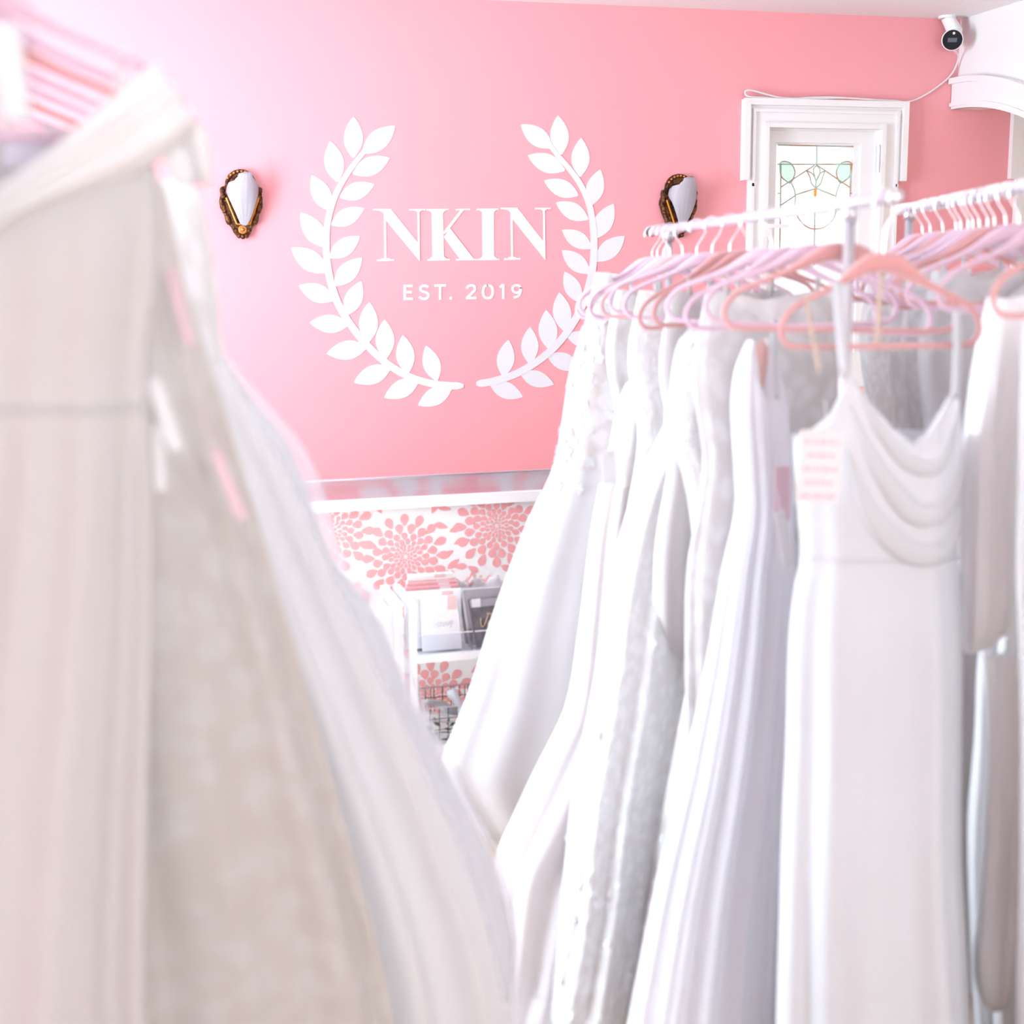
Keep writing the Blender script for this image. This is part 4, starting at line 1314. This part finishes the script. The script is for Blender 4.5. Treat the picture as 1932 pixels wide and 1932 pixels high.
# all-over lace
B = rail1(T1['D3'])
g, G, UV = gown('wedding_gown', 'narrow all-over floral lace gown, fifth from the far end of the lilac-grey rail', B, U1, N1, [
    (640, 1300, 640, 1400, .03, 0, 0), (760, 1272, 760, 1400, .055, .003, 0), (850, 1232, 850, 1385, .065, .004, 0), (950, 1190, 950, 1355, .07, .006, 0), (1100, 1152, 1100, 1318, .085, .009, .05), (1300, 1122, 1300, 1288, .10, .011, .14),
    (1500, 1084, 1500, 1250, .11, .013, .24), (1700, 1062, 1700, 1218, .12, .014, .32), (1932, 1024, 1932, 1188, .13, .015, .40), (2010, 1014, 2010, 1180, .13, .015, .42)],
    [('bodice', m_lace, 0, .26), ('skirt', m_lace_fine, .26, 1)], k=8, seed=12, neck=V_neck(.05))
applique('lace_flowers', G, g, m_thread, [(.72, .42, 30, .14, .03), (.86, .38, 26, .08, .05), (.86, .2, 20, .1, .08), (.5, .3, 20, .16, .06)], size=(.008, .014), seed=5)

# beaded bodice gown
B = rail1(T1['D4'])
g, G, UV = gown('wedding_gown', 'white gown with beaded high bodice and scalloped lace edge beside the blush gown', B, U1, N1, [
    (600, 1312, 600, 1425, .03, 0, 0), (650, 1280, 650, 1442, .055, .002, 0), (740, 1266, 740, 1440, .065, .003, 0), (812, 1257, 812, 1430, .07, .003, 0), (880, 1286, 880, 1420, .065, .004, 0), (980, 1308, 980, 1420, .07, .006, 0), (1100, 1318, 1100, 1440, .08, .008, 0),
    (1250, 1312, 1250, 1440, .09, .010, .04), (1400, 1286, 1400, 1440, .10, .012, .10), (1600, 1246, 1600, 1440, .10, .013, .13), (1800, 1202, 1800, 1440, .10, .014, .17), (2030, 1172, 2030, 1440, .10, .014, .19)],
    [('bodice', m_lace_fine, 0, .2), ('skirt', m_lace, .2, 1)], k=7, seed=16, neck=sweet(.04))
applique('scalloped_flowers', G, g, m_thread, [(.40, .47, 36, .05, .02), (.55, .46, 30, .08, .03), (.75, .47, 30, .1, .03), (.1, .3, 24, .06, .08)], size=(.012, .022), seed=6)

# blush chiffon
B = rail1(T1['D5'])
g, G, UV = gown('wedding_gown', 'pale lilac chiffon gown with blush lining showing at its open neck', B, U1, N1, [
    (640, 1412, 640, 1450, .03, 0, 0), (690, 1392, 690, 1466, .045, .001, 0), (760, 1383, 760, 1480, .055, .002, 0), (860, 1388, 860, 1488, .055, .003, 0), (960, 1392, 960, 1492, .055, .004, 0), (1080, 1368, 1080, 1494, .065, .006, 0),
    (1250, 1340, 1250, 1492, .075, .008, .02), (1450, 1300, 1450, 1480, .085, .010, .06), (1650, 1252, 1650, 1466, .09, .012, .10), (1850, 1212, 1850, 1456, .10, .013, .14), (2120, 1178, 2120, 1450, .11, .014, .18)],
    [('bodice', m_chiffon, 0, .22), ('skirt', m_chiffon, .22, 1)], k=12, seed=21, neck=V_neck(.12), neck_back=V_neck(.05))
b = MB(); b.prism([on_plane(x, y, B - N1 * .01, N1) for x, y in ((1404, 670), (1440, 640), (1470, 700), (1478, 850), (1440, 760), (1412, 720))], N1 * .004); b.put('lining', m_blush, g)
strap(g, [on_plane(1456, 600, B, N1) + N1 * .01, on_plane(1451, 680, B, N1) + N1 * .03, on_plane(1449, 748, B, N1) + N1 * .05], .011, m_crepe, N1)

# cowl-neck crepe gown in front
B = rail1(T1['D6'])
def cowl(c):
    # the drop below the row of the strap points, from the left strap (c=-.45) to the right strap (c=.95)
    l = np.interp(c, [-1, -.9, -.62, -.42, -.2, .1, .35, .55, .8, .95, 1], [.115, .105, .07, .0, .045, .095, .125, .105, .05, .02, .04])
    return l
g, G, UV = gown('wedding_gown', 'smooth white cowl-neck gown with thin straps, nearest on the lilac-grey rail', B, front_u, front_n, [
    (700, 1500, 700, 1806, .045, .0, 0), (770, 1496, 770, 1808, .055, .001, 0), (850, 1498, 850, 1813, .062, .002, 0), (950, 1505, 950, 1812, .064, .003, 0), (1020, 1511, 1020, 1806, .062, .003, 0), (1062, 1510, 1062, 1805, .06, .003, 0), (1110, 1500, 1110, 1809, .065, .004, 0),
    (1200, 1490, 1200, 1812, .075, .006, 0), (1400, 1484, 1400, 1810, .085, .008, 0), (1600, 1475, 1600, 1809, .09, .010, .02), (1800, 1469, 1800, 1820, .095, .011, .04), (1960, 1464, 1960, 1828, .10, .012, .05), (2230, 1456, 2230, 1836, .10, .013, .06)],
    [('bodice', m_crepe, 0, .235), ('skirt', m_crepe, .235, 1)], N=150, k=6, seed=33, neck=cowl, neck_back=lambda c: .11 + 0 * c)
def on6(x, y, o=0.0): return on_plane(x, y, B + front_n * o, front_n)
strap(g, [on6(1580, 531, .004), on6(1584, 600, .02), on6(1594, 712, .062)], .018, m_crepe, front_n)
strap(g, [on6(1806, 586, .004), on6(1806, 660, .02), on6(1803, 752, .03)], .015, m_crepe, front_n)
strap(g, [on6(1520, 558, .004), on6(1530, 620, .01), on6(1546, 702, .03)], .006, m_champagne, front_n, 'hanging_loop')
strap(g, [on6(1664, 510, -.01), on6(1658, 580, -.012), on6(1655, 655, -.014)], .008, m_champagne, front_n, 'hanging_loop')
# waist seam and draped folds of the cowl
i_w = int(.235 * 63)
b = MB(); b.tube([G[i_w, j] + front_n * .001 for j in range(0, 75)], .0022, 6); b.put('waist_seam', m_crepe, g, True)
for pts, w in (([(1600, 715), (1640, 800), (1700, 868), (1760, 862), (1802, 765)], .014), ([(1590, 760), (1640, 880), (1710, 960), (1780, 930), (1808, 830)], .020), ([(1580, 840), (1622, 960), (1700, 1030), (1770, 1020), (1808, 940)], .022)):
    pp = smooth_path([on6(x, y, 0) for x, y in pts], 8)
    out = []
    for i, p in enumerate(pp):
        # lay each fold on the front of the bodice
        uu = np.dot(p - B, front_u); d = G[:, :75] - p
        dd = np.abs(np.einsum('ijk,k->ij', d, front_u)) + np.abs(d[:, :, 2])
        k_ = np.unravel_index(np.argmin(dd), dd.shape)
        out.append(np.array([p[0], p[1], p[2]]) + front_n * (np.dot(G[k_[0], k_[1]] - B, front_n) + .001))
    sm = [out[0]] + [(out[i - 1] + out[i] * 2 + out[i + 1]) / 4 for i in range(1, len(out) - 1)] + [out[-1]]
    b = MB(); b.tube(sm, [w * math.sin(math.pi * (i + .4) / (len(sm) - .2)) + .001 for i in range(len(sm))], 10, flat=.22, ref=front_n); b.put('cowl_fold', m_crepe, g, True)
tag_card('price_tag', 'white card tag with pink print on the cowl-neck gown', on6(1552, 812, .075), front_u, front_n, .075, .125, m_tagcard, -.05, m_ink_pink, 5)
P5 = on_plane(1476, 880, rail1(T1['D5']) + N1 * .09, N1)
tag_card('price_tag', 'plain pink card tag hanging beside the chiffon gown', P5, U1, N1, .032, .11, m_tagpink, .02)
P5 = on_plane(1470, 965, rail1(T1['D5']) + N1 * .11, N1)
tag_card('price_tag', 'narrow white swing tag tilted below the pink one', P5, U1, N1, .022, .12, m_tagcard, .22)
P2 = on_plane(1148, 850, rail1(T1['D2']) + N1 * .06, N1)
tag_card('price_tag', 'white oblong tag on the tulle gown near the wreath', P2, U1, N1, .034, .085, m_tagcard, .03)

# ------------------------------------------------------------------ hangers and gowns on the ribbon-wrapped rail
GR2 = 'hangers on the ribbon-wrapped rail'
FG2 = 'gowns squeezed on the ribbon-wrapped rail'
px2 = [1742, 1757, 1781, 1806, 1815, 1829, 1838, 1850, 1866, 1879, 1900, 1925]
for i, px in enumerate(px2):
    Bq, t = rail_at_px(rail2, px)
    u, n = turn(U2, N2, hr.uniform(-.15, .15))
    co = i in (1, 3, 4, 9, 10)
    hanger(Bq, u, n, m_coral_velvet if co else m_mauve_velvet, ('coral' if co else 'mauve') + ' velvet hanger, ' + ORD[i] + ' from the far end of the ribbon-wrapped rail', GR2, width=hr.uniform(.38, .42), flip=-1, roll=hr.uniform(-.06, .06))
    if i in (0, 3, 6, 9):
        filler(Bq, u, n, [(m_lace_fine, m_lace_fine), (m_lace, m_lace), (m_lace_fine, m_lace_fine), (m_satin, m_satin)][i // 3], 'white gown with thin straps, ' + ORD[i // 3] + ' from the far end of the ribbon-wrapped rail', FG2, 40 + i, w=.95, skirt=.16)
Bs = rail2(.80)
hanger(Bs, U2, N2, m_mauve_velvet, 'mauve velvet hanger of the puffed-sleeve gown at the right edge', width=.40, flip=-1)
Bn = rail2(.97)
hanger(Bn, U2, N2, m_coral_velvet, 'coral velvet hanger nearest the camera at the right edge', width=.37, flip=-1)
g, G, UV = gown('wedding_gown', 'white satin gown with a long puffed sleeve at the right edge', Bs, U2, N2, [
    (560, 1862, 560, 2080, .04, .0, 0), (640, 1852, 640, 2110, .05, .002, -.02), (800, 1880, 800, 2110, .055, .004, -.03), (1000, 1890, 1000, 2100, .055, .006, -.03), (1230, 1850, 1230, 2120, .06, .012, -.03),
    (1400, 1842, 1400, 2130, .07, .016, -.02), (1560, 1830, 1560, 2140, .08, .018, 0), (1750, 1832, 1750, 2150, .085, .018, 0), (2120, 1840, 2120, 2170, .09, .018, 0)],
    [('bodice', m_white_satin, 0, .3), ('skirt', m_white_satin, .3, 1)], k=11, seed=44, neck=V_neck(.06))
O = np.array([Bs[0], Bs[1], 0])
rows = px_rows([(570, 1862, 560, 1935, .035, .001, .05), (640, 1846, 640, 1935, .045, .002, .06), (720, 1832, 720, 1928, .05, .003, .07), (850, 1818, 850, 1918, .055, .004, .08), (1000, 1811, 1000, 1916, .06, .005, .08), (1100, 1809, 1100, 1913, .062, .006, .08),
                (1160, 1809, 1150, 1906, .058, .006, .08), (1200, 1812, 1188, 1896, .045, .006, .08), (1222, 1816, 1205, 1880, .028, .004, .08), (1232, 1822, 1216, 1868, .02, .003, .08)], O, U2, N2)
Gs, UVs = loft(rows, U2, N2, O, N=72, m=50, k=7, seed=46)
grid_mesh('sleeve', Gs, UVs, m_white_satin, g)
rows = px_rows([(1236, 1852, 1236, 1932, .02, .003, .05), (1400, 1862, 1400, 1936, .025, .005, .07), (1560, 1858, 1560, 1934, .03, .006, .09), (1720, 1846, 1720, 1926, .035, .006, .10), (1810, 1839, 1810, 1918, .04, .005, .11), (1868, 1844, 1868, 1908, .038, .003, .11), (1896, 1856, 1896, 1896, .025, .001, .11), (1906, 1868, 1906, 1884, .008, .0, .11)], O, U2, N2)
Gs, UVs = loft(rows, U2, N2, O, N=64, m=44, k=4, seed=47)
grid_mesh('gathered_train', Gs, UVs, m_white_satin, g)
gown('wedding_gown', 'ivory gown cut off by the right edge of the picture', Bn, U2, N2, [
    (600, 1930, 600, 2200, .04, 0, 0), (700, 1926, 700, 2210, .05, .002, 0), (900, 1922, 900, 2210, .055, .003, 0), (1100, 1918, 1100, 2200, .05, .004, 0), (1300, 1926, 1300, 2220, .06, .006, 0), (1600, 1926, 1600, 2240, .07, .008, 0), (1932, 1918, 1932, 2260, .075, .010, 0), (2350, 1915, 2350, 2270, .08, .010, 0)],
    [('bodice', m_ivory, 0, .3), ('skirt', m_ivory, .3, 1)], k=8, seed=52, neck=V_neck(.06))

# ------------------------------------------------------------------ hangers and gowns on the tall rack at the left
GR3 = 'hangers on the tall rack at the left'
for i, Zq in enumerate((1.55, 1.66, 1.78, 1.9, 2.05, 2.2)):
    u, n = turn(U3, N3, hr.uniform(-.06, .06))
    co = i in (1, 4)
    hanger(left_rail(Zq), u, n, m_coral_velvet if co else m_mauve_velvet, ('coral' if co else 'mauve') + ' velvet hanger, ' + ORD[i + 1] + ' from the front on the tall left rack', GR3, width=.42)
BL = left_rail(1.42)
hanger(BL, U3, N3, m_mauve_velvet, 'mauve velvet hanger foremost on the tall rack at the left', width=.43)
g1, G, UV = gown('wedding_gown', 'smooth ivory gown with a broad folded sash, foremost on the left', BL, U3, N3, [
    (232, -270, 232, 235, .03, 0, 0), (300, -285, 300, 290, .055, .001, 0), (420, -300, 420, 302, .075, .003, 0), (600, -290, 600, 288, .08, .005, 0), (650, -290, 650, 280, .078, .004, 0), (720, -295, 720, 278, .08, .005, 0), (900, -330, 900, 285, .09, .010, 0),
    (1200, -420, 1200, 284, .10, .012, 0), (1500, -520, 1500, 276, .11, .015, 0), (1800, -600, 1800, 270, .12, .017, 0), (2200, -680, 2200, 280, .12, .018, 0), (3000, -600, 3000, 290, .13, .026, 0), (3420, -620, 3420, 292, .13, .026, 0)],
    [('bodice', m_ivory, 0, .16), ('skirt', m_ivory, .16, 1)], N=150, m=90, k=8, seed=64, neck=lambda c: .10 * np.clip(1 - np.abs(c + .1) * 1.4, 0, 1), neck_back=lambda c: 0 * c)
i_w = int(.16 * 89)
b = MB(); b.tube([G[i_w, j] + N3 * .001 for j in range(0, 75)], .0025, 6); b.put('waist_seam', m_satin, g1, True)
def onL(x, y, o=0.0): return on_plane(x, y, BL + N3 * o, N3)
# folded sash
upper = smooth_path([np.array(p, float) for p in ((-140, 470), (-60, 395), (25, 332), (107, 271), (170, 218), (248, 149), (296, 116))], 5)
lower = smooth_path([np.array(p, float) for p in ((-140, 560), (-60, 478), (10, 432), (92, 396), (200, 356), (310, 298), (376, 236))], 5)
V, Fc = [], []
nc = 21
for i, (a, c) in enumerate(zip(upper, lower)):
    tt = i / (len(upper) - 1)
    for j in range(nc):
        s_ = j / (nc - 1)
        q = a + (c - a) * s_
        o = .078 + .030 * math.sin(math.pi * s_) ** .6 * (1 - .35 * tt) - .055 * tt ** 2 + .008 * math.sin(s_ * 17 + 1.4 * math.sin(tt * 3))
        V.append(onL(q[0], q[1], o))
for i in range(len(upper) - 1):
    for j in range(nc - 1):
        a = i * nc + j; Fc.append((a, a + 1, a + nc + 1, a + nc))
o = put('sash', V, Fc, m_white_satin, g1, True); md = o.modifiers.new('thick', 'SOLIDIFY'); md.thickness = .006
# sash end falling behind the shoulder
V, Fc = [], []
A1 = smooth_path([np.array(p, float) for p in ((296, 118), (330, 172), (366, 222), (390, 252), (397, 300), (399, 352))], 4)
A2 = smooth_path([np.array(p, float) for p in ((262, 190), (286, 232), (304, 268), (314, 296), (330, 330), (352, 347))], 4)
for i, (a, c) in enumerate(zip(A1, A2)):
    for j in range(9):
        q = a + (c - a) * j / 8
        V.append(onL(q[0], q[1], .012 + .012 * math.sin(j * .9) - .02 * i / len(A1)))
for i in range(len(A1) - 1):
    for j in range(8):
        a = i * 9 + j; Fc.append((a, a + 1, a + 10, a + 9))
o = put('sash_end', V, Fc, m_white_satin, g1, True); md = o.modifiers.new('thick', 'SOLIDIFY'); md.thickness = .005
b = MB(); b.prism([onL(x, y, -.015) for x, y in ((6, 268), (106, 266), (84, 318), (8, 316))], N3 * .002); b.put('neck_label', m_lavender, g1)
strap(g1, [onL(6, 40, -.02), onL(14, 130, -.03), onL(30, 235, -.03)], .035, m_white_satin, N3)
for (x0_, y0_, x1_, y1_) in ((232, 96, 226, 190),):
    strap(g1, [onL(x0_, y0_, -.006), onL((x0_ + x1_) / 2 - 4, (y0_ + y1_) / 2, -.02), onL(x1_, y1_, -.02)], .012, m_white_satin, N3)

BL2 = left_rail(1.56)
g2, G, UV = gown('wedding_gown', 'ivory lace gown directly behind the smooth sashed gown', BL2, U3, N3, [
    (330, -200, 330, 300, .03, 0, 0), (380, -200, 380, 318, .045, .002, 0), (480, -190, 480, 336, .055, .003, 0), (560, -180, 560, 352, .055, .004, 0), (650, -180, 650, 384, .055, .004, 0), (800, -190, 800, 430, .06, .007, 0), (1000, -220, 1000, 488, .065, .010, 0), (1250, -260, 1250, 560, .07, .013, .02),
    (1500, -300, 1500, 630, .075, .015, .03), (1800, -330, 1800, 710, .08, .017, .03), (2200, -360, 2200, 790, .085, .018, .03), (3130, -400, 3130, 860, .09, .018, .03)],
    [('bodice', m_lace_warm, 0, .14), ('skirt', m_lace_warm, .14, 1)], N=130, m=80, k=13, seed=66, neck=V_neck(.05))
BL3 = left_rail(1.74)
g3, G, UV = gown('wedding_gown', 'white gown with cap bodice and broad spreading skirt, third on the left rack', BL3, U3, N3, [
    (332, 0, 332, 352, .03, 0, 0), (362, -20, 362, 374, .045, .001, 0), (450, -30, 450, 396, .055, .002, 0), (560, -30, 560, 412, .055, .003, 0), (645, -30, 645, 418, .055, .003, 0), (720, -40, 720, 440, .06, .006, 0), (820, -60, 820, 498, .07, .010, 0), (900, -70, 900, 540, .075, .012, 0), (1050, -90, 1050, 608, .08, .015, 0),
    (1200, -100, 1200, 676, .085, .017, .02), (1400, -120, 1400, 770, .09, .019, .03), (1600, -140, 1600, 856, .095, .02, .04), (1800, -160, 1800, 925, .10, .02, .05), (2100, -170, 2100, 975, .10, .02, .05), (2850, -200, 2850, 1020, .10, .02, .05)],
    [('bodice', m_lace, 0, .13), ('skirt', m_net, .13, 1)], N=150, m=90, k=14, seed=71, neck=V_neck(.06))
BL4 = left_rail(1.98)
g4, G, UV = gown('wedding_gown', 'full white tulle skirted gown whose sheer edge shows the wall, last on the left rack', BL4, U3, N3, [
    (600, 60, 600, 395, .04, 0, 0), (650, 50, 650, 416, .05, .001, 0), (720, 40, 720, 452, .06, .004, 0), (820, 20, 820, 530, .07, .008, 0), (900, 10, 900, 566, .075, .010, 0), (990, 0, 990, 596, .08, .012, 0), (1060, 0, 1060, 628, .08, .013, 0), (1150, -10, 1150, 700, .085, .014, 0), (1250, -20, 1250, 742, .09, .015, 0),
    (1330, -20, 1330, 775, .09, .016, 0), (1400, -30, 1400, 812, .09, .017, 0), (1480, -30, 1480, 852, .10, .018, 0), (1610, -40, 1610, 918, .10, .018, 0), (1760, -50, 1760, 960, .10, .018, 0), (1900, -50, 1900, 962, .10, .018, 0), (2060, -60, 2060, 965, .10, .018, 0), (2600, -60, 2600, 1010, .10, .018, 0)],
    [('bodice', m_lace_fine, 0, .08), ('skirt', m_net, .08, 1)], N=150, m=90, k=15, seed=77)
O = np.array([BL4[0], BL4[1], 0])
rows = px_rows([(655, 40, 655, 418, .06, .0, -.01), (690, 30, 690, 446, .07, .002, -.01), (740, 20, 740, 486, .08, .004, -.01), (820, 10, 820, 556, .09, .005, -.01), (880, 0, 880, 590, .10, .006, -.01), (940, 0, 940, 612, .105, .006, -.01), (1000, -10, 1000, 628, .11, .006, -.01), (1070, -10, 1070, 660, .11, .007, -.01), (1120, -20, 1120, 720, .11, .008, -.01), (1160, -20, 1160, 744, .11, .008, -.01), (1250, -30, 1250, 770, .115, .008, -.01),
                (1330, -30, 1330, 797, .115, .009, -.01), (1400, -30, 1400, 832, .12, .010, -.01), (1480, -40, 1480, 872, .12, .011, -.01), (1610, -40, 1610, 936, .12, .012, -.01), (1700, -50, 1700, 960, .12, .012, -.01), (1770, -50, 1770, 970, .12, .012, -.01), (1870, -50, 1870, 962, .12, .012, -.01)], O, U3, N3)
Gs, UVs = loft(rows, U3, N3, O, N=120, m=80, k=11, seed=79)
grid_mesh('sheer_overskirt', Gs, UVs, m_tulle_thin, g4)
# tags hanging in the gap of the left rack
PT = on_plane(322, 510, left_rail(1.5) + N3 * .0, N3)
tag_card('price_tag', 'slim pink tag high between the two foremost left gowns', PT, U3, N3, .011, .085, m_tagpink, .2)
PT = on_plane(288, 712, left_rail(1.47), N3)
tag_card('price_tag', 'white swing tag between the two foremost left gowns', PT, U3, N3, .016, .085, m_tagcard, .26)
PT = on_plane(296, 800, left_rail(1.475), N3)
tag_card('price_tag', 'second white swing tag hanging lower beside the ivory lace gown', PT, U3, N3, .012, .075, m_tagcard, .0)
PT = on_plane(405, 848, left_rail(1.56) + N3 * .12, N3)
tag_card('price_tag', 'pink tag on the ivory lace gown', PT, U3, N3, .011, .085, m_tagpink, .32)
